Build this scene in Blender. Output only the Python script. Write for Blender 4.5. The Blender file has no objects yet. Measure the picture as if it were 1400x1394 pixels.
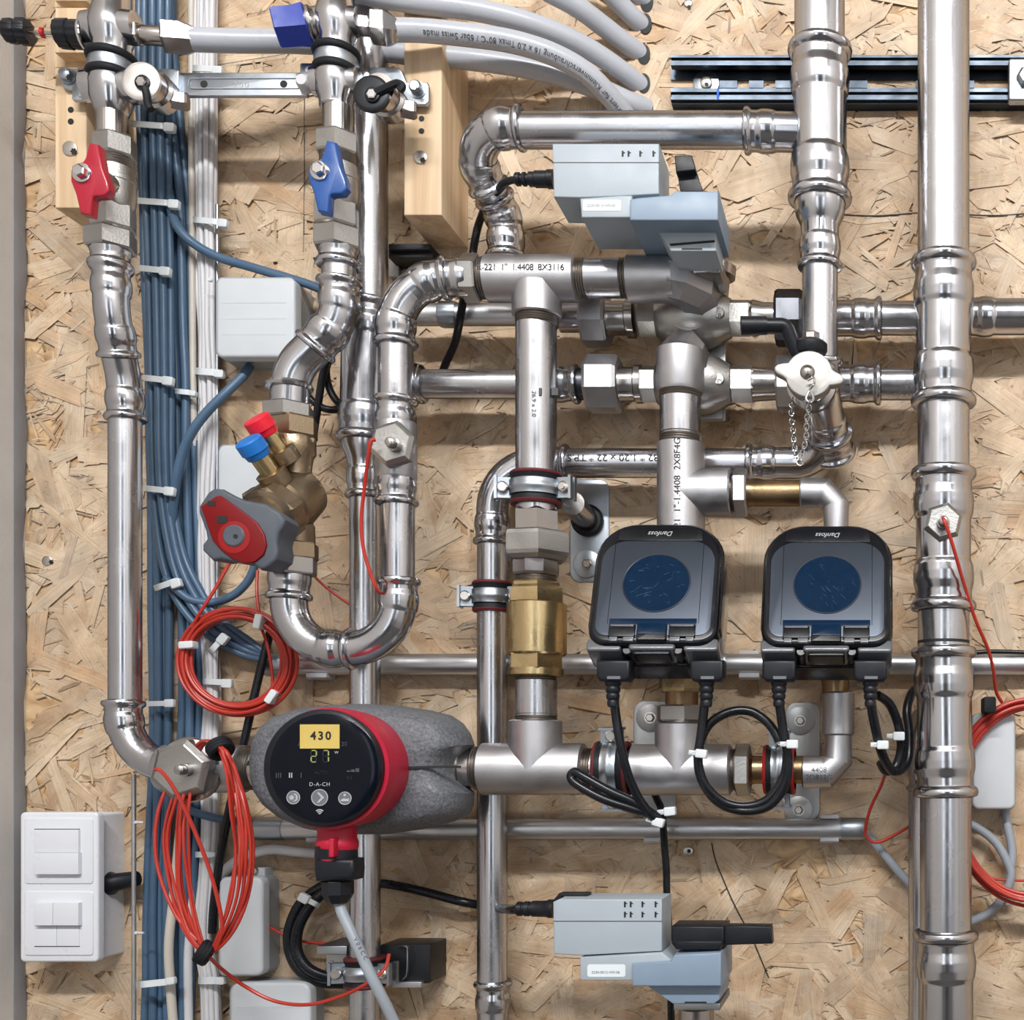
import bpy, math, random
from mathutils import Vector, Matrix
from math import pi, sin, cos, radians
C = bpy.context.scene.collection
scene = bpy.context.scene
rnd = random.Random(7)

# ---------------------------------------------------------------- camera, world, lights, exposure
DIST, FPX, CX, CY = 1.2, 1600.0, 1200.0, 1040.0      # distance to the board, focal length in px, vanishing point
cam = bpy.data.objects.new('camera', bpy.data.cameras.new('camera')); C.objects.link(cam)
cam.location = (0, -DIST, 0); cam.rotation_euler = (pi/2, 0, 0)
cam.data.sensor_width = 36; cam.data.lens = 36*FPX/1400
cam.data.shift_x = (700-CX)/1400; cam.data.shift_y = (CY-697)/1400
cam.data.clip_start = 0.01
scene.camera = cam
scene.view_settings.view_transform = 'Standard'; scene.view_settings.look = 'None'
scene.view_settings.exposure = 0.0; scene.view_settings.gamma = 1.0
scene.view_settings.use_curve_mapping = False
w = bpy.data.worlds.new('world'); scene.world = w; w.use_nodes = True
w.node_tree.nodes['Background'].inputs[0].default_value = (0.8, 0.86, 1, 1)
w.node_tree.nodes['Background'].inputs[1].default_value = 0.2

def area(name, loc, target, sx, sy, power, col):
    l = bpy.data.lights.new(name, 'AREA'); l.shape = 'RECTANGLE'; l.size = sx; l.size_y = sy
    l.energy = power; l.color = col
    o = bpy.data.objects.new(name, l); C.objects.link(o); o.location = loc
    o.rotation_euler = (Vector(target)-Vector(loc)).to_track_quat('-Z', 'Y').to_euler()
    return o
# a long fluorescent fitting under the ceiling in front of the board, plus two added area lights behind the camera for bright streaks in the metal
area('ceiling_tube_light', (0.1, -2.5, 1.88), (0.1, 0, 0.2), 1.9, 0.13, 95, (1.0, 0.985, 0.96))
area('streak_fill_light', (-0.55, -3.12, 0.35), (-0.35, 0, 0.3), 0.42, 1.5, 4.5, (0.86, 0.93, 1.0))
area('streak_fill_light', (0.95, -3.12, 0.35), (-0.35, 0, 0.3), 0.42, 1.5, 4.5, (0.86, 0.93, 1.0))

# ---------------------------------------------------------------- units: a point of the place, h mm in front of the board
def S(h): return (DIST-h/1000)/FPX
def P(px, py, h=0): s = S(h); return Vector(((px-CX)*s, -h/1000, -(py-CY)*s))
def cx_(px): return 1/math.sqrt(1+((px-CX)/FPX)**2)
def cy_(py): return 1/math.sqrt(1+((py-CY)/FPX)**2)

# ---------------------------------------------------------------- materials
M = {}
def nm(name):
    m = bpy.data.materials.new(name); m.use_nodes = True
    nt = m.node_tree; b = nt.nodes['Principled BSDF']; M[name] = m
    return m, nt, b
def srgb(r, g, b):
    f = lambda c: (c/255/12.92 if c/255 <= .04045 else ((c/255+.055)/1.055)**2.4)
    return (f(r), f(g), f(b), 1)
def N(nt, t, **kw):
    n = nt.nodes.new(t)
    for k, v in kw.items():
        if k in n.inputs: n.inputs[k].default_value = v
        else: setattr(n, k, v)
    return n
def plain(name, col, rough=.5, metal=0., bump=0., bscale=300., vary=.06, streak=False, coat=0., vscale=25., trans=0., rvary=.25, spec=.5):
    m, nt, b = nm(name); L = nt.links.new; b.inputs['Specular IOR Level'].default_value = spec
    b.inputs['Metallic'].default_value = metal
    if metal == 1.: b.inputs['Specular Tint'].default_value = (.34, .35, .37, 1)   # steel darkens towards grazing angles
    if coat: b.inputs['Coat Weight'].default_value = coat; b.inputs['Coat Roughness'].default_value = .08
    if trans: b.inputs['Transmission Weight'].default_value = trans
    tc = N(nt, 'ShaderNodeTexCoord')
    mp = N(nt, 'ShaderNodeMapping')
    if streak:
        L(tc.outputs['UV'], mp.inputs['Vector']); mp.inputs['Scale'].default_value = (60, 1.2, 1)
    else: L(tc.outputs['Object'], mp.inputs['Vector'])
    n1 = N(nt, 'ShaderNodeTexNoise', Scale=1.0 if streak else vscale, Detail=4.0)
    L(mp.outputs[0], n1.inputs['Vector'])
    mx = N(nt, 'ShaderNodeMapRange'); L(n1.outputs['Fac'], mx.inputs['Value'])
    mx.inputs['From Min'].default_value = .3; mx.inputs['From Max'].default_value = .7
    mx.inputs['To Min'].default_value = 1-vary; mx.inputs['To Max'].default_value = 1+vary
    hs = N(nt, 'ShaderNodeHueSaturation'); hs.inputs['Color'].default_value = col
    L(mx.outputs[0], hs.inputs['Value']); L(hs.outputs[0], b.inputs['Base Color'])
    n2 = N(nt, 'ShaderNodeTexNoise', Scale=40.0, Detail=5.0); L(tc.outputs['Object'], n2.inputs['Vector'])
    r2 = N(nt, 'ShaderNodeMapRange'); L(n2.outputs['Fac'], r2.inputs['Value'])
    r2.inputs['From Min'].default_value = .3; r2.inputs['From Max'].default_value = .7
    r2.inputs['To Min'].default_value = rough*(1-rvary); r2.inputs['To Max'].default_value = rough*(1+rvary)
    L(r2.outputs[0], b.inputs['Roughness'])
    if bump:
        n3 = N(nt, 'ShaderNodeTexNoise', Scale=bscale, Detail=3.0); L(tc.outputs['Object'], n3.inputs['Vector'])
        bp = N(nt, 'ShaderNodeBump', Strength=bump, Distance=.001); L(n3.outputs['Fac'], bp.inputs['Height'])
        L(bp.outputs[0], b.inputs['Normal'])
    return m
plain('pipe', srgb(204, 205, 210), .25, 1., streak=True, vary=.10, bump=.012, bscale=60)
plain('press', srgb(200, 201, 206), .19, 1., bump=.05, bscale=45, vary=.06)
plain('cast', srgb(196, 196, 200), .42, 1., bump=.12, bscale=900, vary=.06)
plain('nickel', srgb(188, 184, 182), .22, 1., bump=.05, bscale=90, vary=.06)
plain('cast_nickel', srgb(178, 177, 175), .38, 1., bump=.2, bscale=500, vary=.08)
plain('zinc', srgb(176, 184, 193), .36, 1., bump=.06, bscale=150, vary=.12)
plain('rail_zinc', srgb(78, 86, 96), .42, 1., bump=.06, bscale=150, vary=.15)
plain('matte_nickel', srgb(170, 168, 165), .55, 1., bump=.1, bscale=300)
plain('gunmetal', srgb(96, 98, 104), .3, 1., vary=.1)
plain('galvanised', srgb(216, 218, 222), .38, 1., streak=True, vary=.08, bump=.04, bscale=60)
plain('plate', srgb(186, 188, 190), .48, 1., bump=.1, bscale=200, vary=.1)
plain('bronze', srgb(166, 148, 124), .36, 1., bump=.25, bscale=500, vary=.1)
plain('brass', srgb(205, 182, 138), .28, 1., bump=.12, bscale=300, vary=.08)
plain('old_brass', srgb(150, 126, 96), .35, 1., bump=.2, bscale=300, vary=.16)
plain('thread', srgb(150, 144, 138), .35, 1., bump=.2, bscale=600, vary=.15)
plain('bright_nickel', srgb(240, 238, 236), .5, 1., vary=.03)
plain('chrome', srgb(225, 225, 228), .08, 1., vary=.03)
plain('black', srgb(22, 25, 32), .38, spec=.35, bump=.04)
plain('black_cable', srgb(20, 23, 29), .28, spec=.4, bump=.02)
plain('rubber', srgb(20, 23, 29), .62, spec=.3, bump=.1)
plain('red_rubber', srgb(92, 24, 30), .6, bump=.1)
plain('red_ring', srgb(146, 22, 26), .55, spec=.3)
plain('blue_lever', srgb(26, 78, 150), .35, coat=.4, bump=.12, bscale=150)
plain('red_lever', srgb(168, 16, 46), .35, coat=.4, bump=.12, bscale=150)
plain('blue_nut', srgb(36, 60, 158), .42, bump=.08)
plain('red_cap', srgb(222, 26, 48), .4)
plain('blue_cap', srgb(24, 112, 196), .4)
plain('knob_grey', srgb(78, 84, 94), .5, bump=.1, bscale=700)
plain('knob_red', srgb(118, 10, 16), .35, spec=.3)
plain('pump_red', srgb(182, 18, 52), .42, bump=.05, bscale=900)
plain('insulation', srgb(98, 101, 107), .55, bump=1.0, bscale=260, vary=.35, vscale=420.)
plain('dial', srgb(9, 14, 25), .14, spec=.22, vary=.02)
plain('dial_print', srgb(176, 180, 184), .5)
plain('dial_faint', srgb(62, 68, 76), .5)
plain('dial_btn', srgb(104, 109, 116), .4)
plain('sticker', srgb(206, 180, 98), .5, vary=.02)
plain('ink', srgb(24, 24, 26), .6)
plain('ink_grey', srgb(70, 70, 74), .5)
plain('blue_ink', srgb(20, 90, 200), .6)
plain('cable_blue', srgb(72, 99, 126), .4, bump=.03, vary=.06)
plain('cable_white', srgb(206, 206, 210), .45, vary=.04)
plain('cable_beige', srgb(196, 190, 180), .45, vary=.04)
plain('cable_grey', srgb(150, 158, 168), .42)
plain('red_wire', srgb(178, 50, 38), .4, vary=.08)
plain('tie', srgb(214, 220, 224), .35, vary=.03)
plain('pex', srgb(176, 180, 189), .32, vary=.03)
plain('actuator', srgb(163, 174, 183), .45, bump=.08, bscale=900, vary=.03)
plain('actuator_blue', srgb(130, 149, 170), .42, bump=.05, bscale=900, vary=.03)
plain('actuator_dark', srgb(112, 110, 110), .55, bump=.4, bscale=600, vary=.05)
plain('sticker_white', srgb(224, 232, 238), .5, vary=.02)
plain('box_grey', srgb(196, 202, 208), .5, vary=.03, bump=.02)
plain('box_side', srgb(158, 164, 170), .5, vary=.03)
plain('switch_white', srgb(220, 223, 230), .32, vary=.01, bump=.01)
plain('meter_black', srgb(14, 16, 22), .24, spec=.35)
plain('meter_face', srgb(60, 67, 78), .34, .6, bump=.03, bscale=1400, vary=.02, rvary=.06)
plain('meter_glass', srgb(7, 34, 60), .14, spec=.3, vary=.12, vscale=120., bump=.03, bscale=160)
plain('scratch', srgb(58, 92, 124), .5)
plain('meter_clear', srgb(88, 91, 97), .18, coat=.5, vary=.1)
plain('screw', srgb(210, 206, 200), .3, 1., vary=.1)
plain('white_paint', srgb(212, 210, 206), .7, vary=.03)
plain('room_white', srgb(136, 136, 138), .85, vary=.03, vscale=3.)
plain('room_dark', srgb(70, 66, 64), .8, vary=.05, vscale=3.)
plain('concrete', srgb(78, 77, 76), .8, vary=.1, vscale=6.)
plain('plaster', srgb(206, 204, 202), .85, bump=.3, bscale=250, vary=.04)
plain('trim_grey', srgb(138, 138, 142), .8, bump=.2, bscale=400)
plain('dark_steel', srgb(44, 46, 50), .4, .6)
m, nt, b = nm('glass_tube'); b.inputs['Base Color'].default_value = (.95, .93, .9, 1); b.inputs['Transmission Weight'].default_value = 1; b.inputs['Roughness'].default_value = .05; b.inputs['IOR'].default_value = 1.3
m, nt, b = nm('led'); b.inputs['Base Color'].default_value = srgb(20, 24, 20); b.inputs['Emission Color'].default_value = srgb(214, 222, 130); b.inputs['Emission Strength'].default_value = .55
def wood(name, c1, c2, sc):
    m, nt, b = nm(name); L = nt.links.new
    tc = N(nt, 'ShaderNodeTexCoord'); mp = N(nt, 'ShaderNodeMapping'); L(tc.outputs['Object'], mp.inputs['Vector'])
    mp.inputs['Scale'].default_value = sc
    n1 = N(nt, 'ShaderNodeTexNoise', Scale=1., Detail=5., Distortion=.6); L(mp.outputs[0], n1.inputs['Vector'])
    cr = N(nt, 'ShaderNodeValToRGB'); L(n1.outputs['Fac'], cr.inputs[0])
    cr.color_ramp.elements[0].position = .3; cr.color_ramp.elements[0].color = c1
    cr.color_ramp.elements[1].position = .65; cr.color_ramp.elements[1].color = c2
    L(cr.outputs[0], b.inputs['Base Color']); b.inputs['Roughness'].default_value = .65
    bp = N(nt, 'ShaderNodeBump', Strength=.15, Distance=.001); L(n1.outputs['Fac'], bp.inputs['Height']); L(bp.outputs[0], b.inputs['Normal'])
wood('timber', srgb(196, 164, 128), srgb(224, 200, 168), (70, 70, 4))
wood('board', srgb(150, 112, 74), srgb(222, 190, 148), (40, 40, 60))
# oriented strand board: every strand carries its own colour, the grain runs along its uv
m, nt, b = nm('strand'); L = nt.links.new
at = N(nt, 'ShaderNodeAttribute'); at.attribute_name = 'strand_colour'
uv = N(nt, 'ShaderNodeTexCoord'); mp = N(nt, 'ShaderNodeMapping'); L(uv.outputs['UV'], mp.inputs['Vector'])
mp.inputs['Scale'].default_value = (18, 800, 1)
n1 = N(nt, 'ShaderNodeTexNoise', Scale=1., Detail=6., Roughness=.65, Distortion=.35); L(mp.outputs[0], n1.inputs['Vector'])
mr = N(nt, 'ShaderNodeMapRange'); L(n1.outputs['Fac'], mr.inputs['Value'])
mr.inputs['From Min'].default_value = .25; mr.inputs['From Max'].default_value = .7
mr.inputs['To Min'].default_value = .66; mr.inputs['To Max'].default_value = 1.06
n2 = N(nt, 'ShaderNodeTexNoise', Scale=26., Detail=4.); L(uv.outputs['Object'], n2.inputs['Vector'])
mr2 = N(nt, 'ShaderNodeMapRange'); L(n2.outputs['Fac'], mr2.inputs['Value'])
mr2.inputs['From Min'].default_value = .3; mr2.inputs['From Max'].default_value = .7
mr2.inputs['To Min'].default_value = .74; mr2.inputs['To Max'].default_value = 1.12
mu = N(nt, 'ShaderNodeMath', operation='MULTIPLY'); L(mr.outputs[0], mu.inputs[0]); L(mr2.outputs[0], mu.inputs[1])
n4 = N(nt, 'ShaderNodeTexNoise', Scale=11., Detail=7., Roughness=.62, Distortion=1.6); L(uv.outputs['Object'], n4.inputs['Vector'])
cr = N(nt, 'ShaderNodeValToRGB'); L(n4.outputs['Fac'], cr.inputs[0])
for p_, c_ in ((.32, (.36, .20, .09, 1)), (.45, (.60, .42, .27, 1)), (.56, (.78, .63, .47, 1)), (.70, (.50, .43, .36, 1))):
    e_ = cr.color_ramp.elements.new(p_); e_.color = c_
cr.color_ramp.elements.remove(cr.color_ramp.elements[0]); cr.color_ramp.elements.remove(cr.color_ramp.elements[-1])
mxc = N(nt, 'ShaderNodeMix', data_type='RGBA'); mxc.inputs[0].default_value = .38
L(at.outputs['Color'], mxc.inputs[6]); L(cr.outputs[0], mxc.inputs[7])
n5 = N(nt, 'ShaderNodeTexNoise', Scale=130., Detail=3., Distortion=2.2); L(uv.outputs['Object'], n5.inputs['Vector'])
m5 = N(nt, 'ShaderNodeMapRange'); L(n5.outputs['Fac'], m5.inputs['Value'])
m5.inputs['From Min'].default_value = .27; m5.inputs['From Max'].default_value = .37; m5.inputs['To Min'].default_value = .55; m5.inputs['To Max'].default_value = 1.
mu2 = N(nt, 'ShaderNodeMath', operation='MULTIPLY'); L(mu.outputs[0], mu2.inputs[0]); L(m5.outputs[0], mu2.inputs[1])
hs = N(nt, 'ShaderNodeHueSaturation'); L(mxc.outputs[2], hs.inputs['Color']); L(mu2.outputs[0], hs.inputs['Value'])
L(hs.outputs[0], b.inputs['Base Color']); b.inputs['Roughness'].default_value = .55
bp = N(nt, 'ShaderNodeBump', Strength=.25, Distance=.0006); L(n1.outputs['Fac'], bp.inputs['Height']); L(bp.outputs[0], b.inputs['Normal'])

# ---------------------------------------------------------------- mesh building
class MB:
    def __init__(s, xf=None): s.v = []; s.f = []; s.uv = []; s.xf = xf; s.hard = False
    def add(s, vs, fs, uvs=None):
        o = len(s.v)
        s.v += [(s.xf @ Vector(p)) if s.xf else Vector(p) for p in vs]
        s.f += [tuple(i+o for i in f) for f in fs]
        s.uv += uvs if uvs else [[(0, 0)]*len(f) for f in fs]
        return s
    def build(s, name, mat, parent=None, sharp=38, org=None):
        lo = [min(p[i] for p in s.v) for i in range(3)]; hi = [max(p[i] for p in s.v) for i in range(3)]
        c = Vector([(lo[i]+hi[i])/2 for i in range(3)]) if org is None else Vector(org)
        me = bpy.data.meshes.new(name); me.from_pydata([p-c for p in s.v], [], s.f)
        ul = me.uv_layers.new(name='UVMap'); flat = []
        for u in s.uv:
            for a in u: flat += [a[0], a[1]]
        ul.data.foreach_set('uv', flat)
        me.polygons.foreach_set('use_smooth', [True]*len(me.polygons))
        me.set_sharp_from_angle(angle=radians(11 if s.hard else sharp))
        me.materials.append(M[mat] if isinstance(mat, str) else mat); me.update()
        o = bpy.data.objects.new(name, me); C.objects.link(o)
        if parent: o.parent = parent; o.location = c-wloc(parent)
        else: o.location = c
        return o
def wloc(o):
    l = Vector(o.location)
    while o.parent: o = o.parent; l = l+o.location
    return l
def tag(o, label, cat, group=None):
    o['label'] = label; o['category'] = cat
    if group: o['group'] = group
    return o
def T(name, label, cat, loc, group=None):
    o = bpy.data.objects.new(name, None); C.objects.link(o); o.location = loc; o.empty_display_size = .02
    return tag(o, label, cat, group)
def basis(ax):
    ax = Vector(ax).normalized()
    e1 = Vector((1, 0, 0)) if abs(ax.x) < .9 else Vector((0, 0, 1))
    e1 = (e1-ax*e1.dot(ax)).normalized(); e2 = ax.cross(e1)
    return ax, e1, e2
def rings(mb, rs, cap=True, closed=False):
    n = len(rs[0][0]); vs = []; fs = []; uvs = []
    for r, _ in rs: vs += r
    m_ = len(rs)
    for i in range(m_ if closed else m_-1):
        j = (i+1) % m_
        for k in range(n):
            k2 = (k+1) % n
            fs.append((i*n+k, i*n+k2, j*n+k2, j*n+k))
            a, c_ = rs[i][1], rs[j][1]; u0, u1 = k/n, (k+1)/n
            uvs.append([(u0, a), (u1, a), (u1, c_), (u0, c_)])
    if cap and not closed:
        fs.append(tuple(range(n-1, -1, -1))); uvs.append([(0, 0)]*n)
        fs.append(tuple((m_-1)*n+k for k in range(n))); uvs.append([(0, 0)]*n)
    mb.add(vs, fs, uvs)
def lathe(mb, o, ax, prof, n=32, phase=0., cap=True, flute=None):
    ax, e1, e2 = basis(ax); o = Vector(o); rs = []
    u0 = rnd.random()*5
    for t, r in prof:
        ring = []
        for k in range(n):
            a = phase+2*pi*k/n; q = r
            if flute: q = r*(1+flute[1]*cos(flute[0]*a))
            ring.append(o+ax*t+(e1*cos(a)+e2*sin(a))*q)
        rs.append((ring, u0+t))
    rings(mb, rs, cap); mb.hard = n <= 8 and mb.xf is None
    return mb
def tube(mb, pts, r, n=16, closed=False, cap=True, ph=0.):
    pts = [Vector(p) for p in pts]; m_ = len(pts); rs = []
    tang = []
    for i in range(m_):
        a = pts[i-1] if (i > 0 or closed) else pts[i]; b_ = pts[(i+1) % m_] if (i < m_-1 or closed) else pts[i]
        d = b_-a; tang.append(d.normalized() if d.length > 1e-9 else Vector((0, 0, 1)))
    t0, e1, e2 = basis(tang[0]); s = rnd.random()*5; frames = []
    for i in range(m_):
        t = tang[i]
        e1 = (e1-t*e1.dot(t)); e1 = e1.normalized() if e1.length > 1e-6 else basis(t)[1]; e2 = t.cross(e1)
        frames.append((e1.copy(), e2.copy()))
    for i in range(m_):
        rr = r[i] if isinstance(r, (list, tuple)) else r
        e1, e2 = frames[i]
        if i: s += (pts[i]-pts[i-1]).length
        rs.append(([pts[i]+(e1*cos(2*pi*k/n+ph)+e2*sin(2*pi*k/n+ph))*rr for k in range(n)], s))
    rings(mb, rs, cap, closed)
    return mb
def spline(pts, k=8, closed=False):
    pts = [Vector(p) for p in pts]; out = []; n = len(pts)
    for i in range(n if closed else n-1):
        g = lambda j: pts[j % n] if closed else pts[max(0, min(n-1, j))]
        p0, p1, p2, p3 = g(i-1), g(i), g(i+1), g(i+2)
        for q in range(k):
            t = q/k
            out.append(.5*((2*p1)+(p2-p0)*t+(2*p0-5*p1+4*p2-p3)*t*t+(3*p1-p0-3*p2+p3)*t*t*t))
    if not closed: out.append(pts[-1])
    return out
def rpath(pts, r, seg=12):
    pts = [Vector(p) for p in pts]; out = [pts[0]]
    for i in range(1, len(pts)-1):
        a, b_, c = pts[i-1], pts[i], pts[i+1]
        d1 = (a-b_).normalized(); d2 = (c-b_).normalized(); ang = d1.angle(d2)
        if ang > pi-.01: out.append(b_); continue
        rr = r[i-1] if isinstance(r, (list, tuple)) else r
        t = min(rr/math.tan(ang/2), .98*min((a-b_).length, (c-b_).length)); rr = t*math.tan(ang/2)
        cen = b_+(d1+d2).normalized()*(rr/sin(ang/2))
        v1 = (b_+d1*t)-cen; v2 = (b_+d2*t)-cen; full = v1.angle(v2)
        for k in range(seg+1):
            f = k/seg
            out.append(cen+(v1*sin((1-f)*full)+v2*sin(f*full))/sin(full))
    out.append(pts[-1])
    return out
def resample(pts, step):
    L_ = [0]
    for i in range(1, len(pts)): L_.append(L_[-1]+(pts[i]-pts[i-1]).length)
    n = max(2, int(L_[-1]/step)); out = []; j = 0
    for i in range(n+1):
        s = L_[-1]*i/n
        while j < len(pts)-2 and L_[j+1] < s: j += 1
        d = L_[j+1]-L_[j]; f = (s-L_[j])/d if d > 1e-12 else 0
        out.append(pts[j].lerp(pts[j+1], f))
    return out, L_[-1]
FT_ = [(0, .15), (.3, .6), (1.2, .88), (3.2, 1.0), (5.2, .88), (6.4, .6), (7, .35), (12, .33), (14, .45), (17, .62), (22, .62), (27, .5), (29, .3), (29.6, .22), (60, .22)]
def fprof(s, k):
    s = s*1000/k
    for i in range(len(FT_)-1):
        if s <= FT_[i+1][0]:
            a, b_ = FT_[i], FT_[i+1]; return a[1]+(b_[1]-a[1])*(s-a[0])/(b_[0]-a[0])
    return .22
def fit_tube(mb, pts, r, b0=True, b1=True, n=30, amp=.0046, k=1.):
    """press fitting: rolled bead and socket at the ends b0 / b1"""
    pp, L_ = resample([Vector(p) for p in pts], .0011); m_ = len(pp); rad = []
    for i in range(m_):
        s = L_*i/(m_-1); q = .22
        if b0: q = max(q, fprof(s, k)) if s < L_/2 or not b1 else q
        if b1 and (L_-s) < L_*(.5 if b0 else 1): q = max(q, fprof(L_-s, k))
        rad.append(r+amp*q)
    return tube(mb, pp, rad, n)
def hexp(a, b_, r, c=.1): d = b_-a; return [(a, r*.93), (a+c*d, r), (b_-c*d, r), (b_, r*.93)]
def thr(a, b_, r, p=3.):
    n = max(2, int(abs(b_-a)/p)); return [(a+(b_-a)*i/(2*n), r*(1 if i % 2 else .94)) for i in range(2*n+1)]
# lathe along a vertical / horizontal axis with heights, places and radii read in px at depth h
def vl(mb, px, h, prof, n=36, phase=0., cap=True, flute=None):
    k = cx_(px)*S(h); y0 = prof[0][0]
    return lathe(mb, P(px, y0, h), (0, 0, -1), [((y-y0)*S(h), r*k) for y, r in prof], n, phase, cap, flute)
def hl(mb, py, h, prof, n=36, phase=0., cap=True, flute=None):
    k = cy_(py)*S(h); x0 = prof[0][0]
    return lathe(mb, P(x0, py, h), (1, 0, 0), [((x-x0)*S(h), r*k) for x, r in prof], n, phase, cap, flute)
def fl(mb, px, py, h0, prof, n=32, phase=0., flute=None):
    """axis towards the viewer; prof = (mm forward of h0, radius px at h0)"""
    k = S(h0)
    return lathe(mb, P(px, py, h0), (0, -1, 0), [(d/1000, r*k) for d, r in prof], n, phase, True, flute)
def Vp(t, name, mat, px, h, prof, **k): return vl(MB(), px, h, prof, **k).build(name, mat, t)
def Hp(t, name, mat, py, h, prof, **k): return hl(MB(), py, h, prof, **k).build(name, mat, t)
def Fp(t, name, mat, px, py, h, prof, **k): return fl(MB(), px, py, h, prof, **k).build(name, mat, t)
def rv(px, h, r): return r*S(h)*cx_(px)
def rh(py, h, r): return r*S(h)*cy_(py)
def Fit(t, name, pts, r, b0=True, b1=True, bend=None, mat='press', k=1., amp=.0046):
    p = [P(*q) for q in pts]
    if bend and len(p) > 2: p = rpath(p, bend)
    return fit_tube(MB(), p, r, b0, b1, amp=amp, k=k).build(name, mat, t)
def area2(o): return sum(o[i][0]*o[(i+1) % len(o)][1]-o[(i+1) % len(o)][0]*o[i][1] for i in range(len(o)))
def inset(o, d):
    n = len(o); s = 1 if area2(o) > 0 else -1; out = []
    for i in range(n):
        a, b_, c = Vector(o[i-1]), Vector(o[i]), Vector(o[(i+1) % n])
        e1 = (b_-a).normalized(); e2 = (c-b_).normalized()
        n1 = Vector((-e1.y, e1.x))*s; n2 = Vector((-e2.y, e2.x))*s
        m_ = n1+n2; q = m_.length
        if q < 1e-6: out.append(tuple(b_)); continue
        m_ = m_/q; out.append(tuple(b_+m_*(d/max(.35, m_.dot(n1)))))
    return out
def prism_l(mb, o, y0, y1, bev=0., bseg=3, back=0.):
    """outline o (x, z) in metres, front at y0, back at y1 (> y0)"""
    if area2(o) < 0: o = o[::-1]
    R = []
    if bev:
        for k in range(bseg+1):
            a = pi/2*k/bseg      # 0: front face edge, 90 deg: side
            R.append(([Vector((x, y0+bev*(1-cos(a)), z)) for x, z in inset(o, bev*(1-sin(a)))], 0))
    else: R.append(([Vector((x, y0, z)) for x, z in o], 0))
    R.append(([Vector((x, y1, z)) for x, z in (inset(o, back) if back else o)], 0))
    rings(mb, R)
    return mb
def prism(mb, opx, hf, hb, bev=0., back=0., bseg=3):
    o = [(P(x, y, hf).x, P(x, y, hf).z) for x, y in opx]
    return prism_l(mb, o, -hf/1000, -hb/1000, bev/1000, bseg, back/1000)
def Pr(t, name, mat, opx, hf, hb, bev=0., back=0.): return prism(MB(), opx, hf, hb, bev, back).build(name, mat, t)
def rr(x0, y0, x1, y1, r=0, seg=4):
    if not r: return [(x0, y0), (x1, y0), (x1, y1), (x0, y1)]
    rs = r if isinstance(r, (tuple, list)) else (r, r, r, r); out = []
    for (x, y, a), q in zip(((x0, y0, 180), (x1, y0, 270), (x1, y1, 0), (x0, y1, 90)), rs):
        ix = x+(q if x == x0 else -q); sy = 1 if y1 > y0 else -1; iy = y+(q if y == y0 else -q)*sy
        for k in range(seg+1):
            t_ = radians(a+90*k/seg); out.append((ix+q*cos(t_), iy+q*sin(t_)*sy))
    return out
def circ(x, y, rx, ry=None, n=32): ry = ry or rx; return [(x+rx*cos(2*pi*k/n), y+ry*sin(2*pi*k/n)) for k in range(n)]
def ribbon(mb, pts, width, thick, side=(0, 0, 1)):
    """flat strap along pts; side = direction of its width"""
    pts = [Vector(p) for p in pts]; s = Vector(side).normalized(); R = []
    for i, p in enumerate(pts):
        a = pts[max(0, i-1)]; b_ = pts[min(len(pts)-1, i+1)]; d = (b_-a).normalized()
        sd = (s-d*s.dot(d)).normalized(); nn = d.cross(sd)
        R.append(([p+sd*width/2+nn*thick/2, p-sd*width/2+nn*thick/2, p-sd*width/2-nn*thick/2, p+sd*width/2-nn*thick/2], 0))
    rings(mb, R)
    return mb
def text_mesh(s, size, shear=0., spacing=1., bold=0.):
    cu = bpy.data.curves.new('lettering', 'FONT'); cu.body = s; cu.size = size; cu.shear = shear; cu.space_character = spacing
    cu.offset = bold*size; cu.align_x = 'CENTER'; cu.align_y = 'CENTER'; cu.resolution_u = 3
    o = bpy.data.objects.new('lettering', cu); me = o.to_mesh()
    vs = [v.co.copy() for v in me.vertices]; fs = [tuple(p.vertices) for p in me.polygons]
    o.to_mesh_clear(); bpy.data.objects.remove(o); bpy.data.curves.remove(cu)
    return vs, fs
def Text(t, s, size, org, mat='ink', rot=0., xf=None, shear=0., cyl=None, spacing=1., name='lettering', bold=0.):
    """flat print facing -y at org; rot in the picture plane; cyl=(axis 'x'|'z', radius): org lies on the axis, print wraps the pipe"""
    vs, fs = text_mesh(s, size, shear, spacing, bold); out = []; c, n_ = cos(rot), sin(rot)
    for v in vs:
        x, z = v.x*c-v.y*n_, v.x*n_+v.y*c
        if cyl:
            r = cyl[1]+.0006
            if cyl[0] == 'x': a = z/r+(cyl[2] if len(cyl) > 2 else 0); out.append(Vector((x, -r*cos(a), r*sin(a))))
            else: a = x/r+(cyl[2] if len(cyl) > 2 else 0); out.append(Vector((r*sin(a), -r*cos(a), z)))
        else: out.append(Vector((x, 0, z)))
    mb = MB(xf); mb.add([p+Vector(org) for p in out], fs)
    return mb.build(name, mat, t)
def Cable(name, label, pts, rpx, mat, cat='cable', group=None, k=8, n=10, closed=False):
    mid = pts[len(pts)//2]
    o = tube(MB(), spline([P(*p) for p in pts], k, closed), rpx*S(mid[2]), n, closed).build(name, mat)
    return tag(o, label, cat, group)
def Wire(t, name, mat, pts, rpx, k=8, n=8, closed=False):
    mid = pts[len(pts)//2]
    return tube(MB(), spline([P(*p) for p in pts], k, closed), rpx*S(mid[2]), n, closed).build(name, mat, t)
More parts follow.
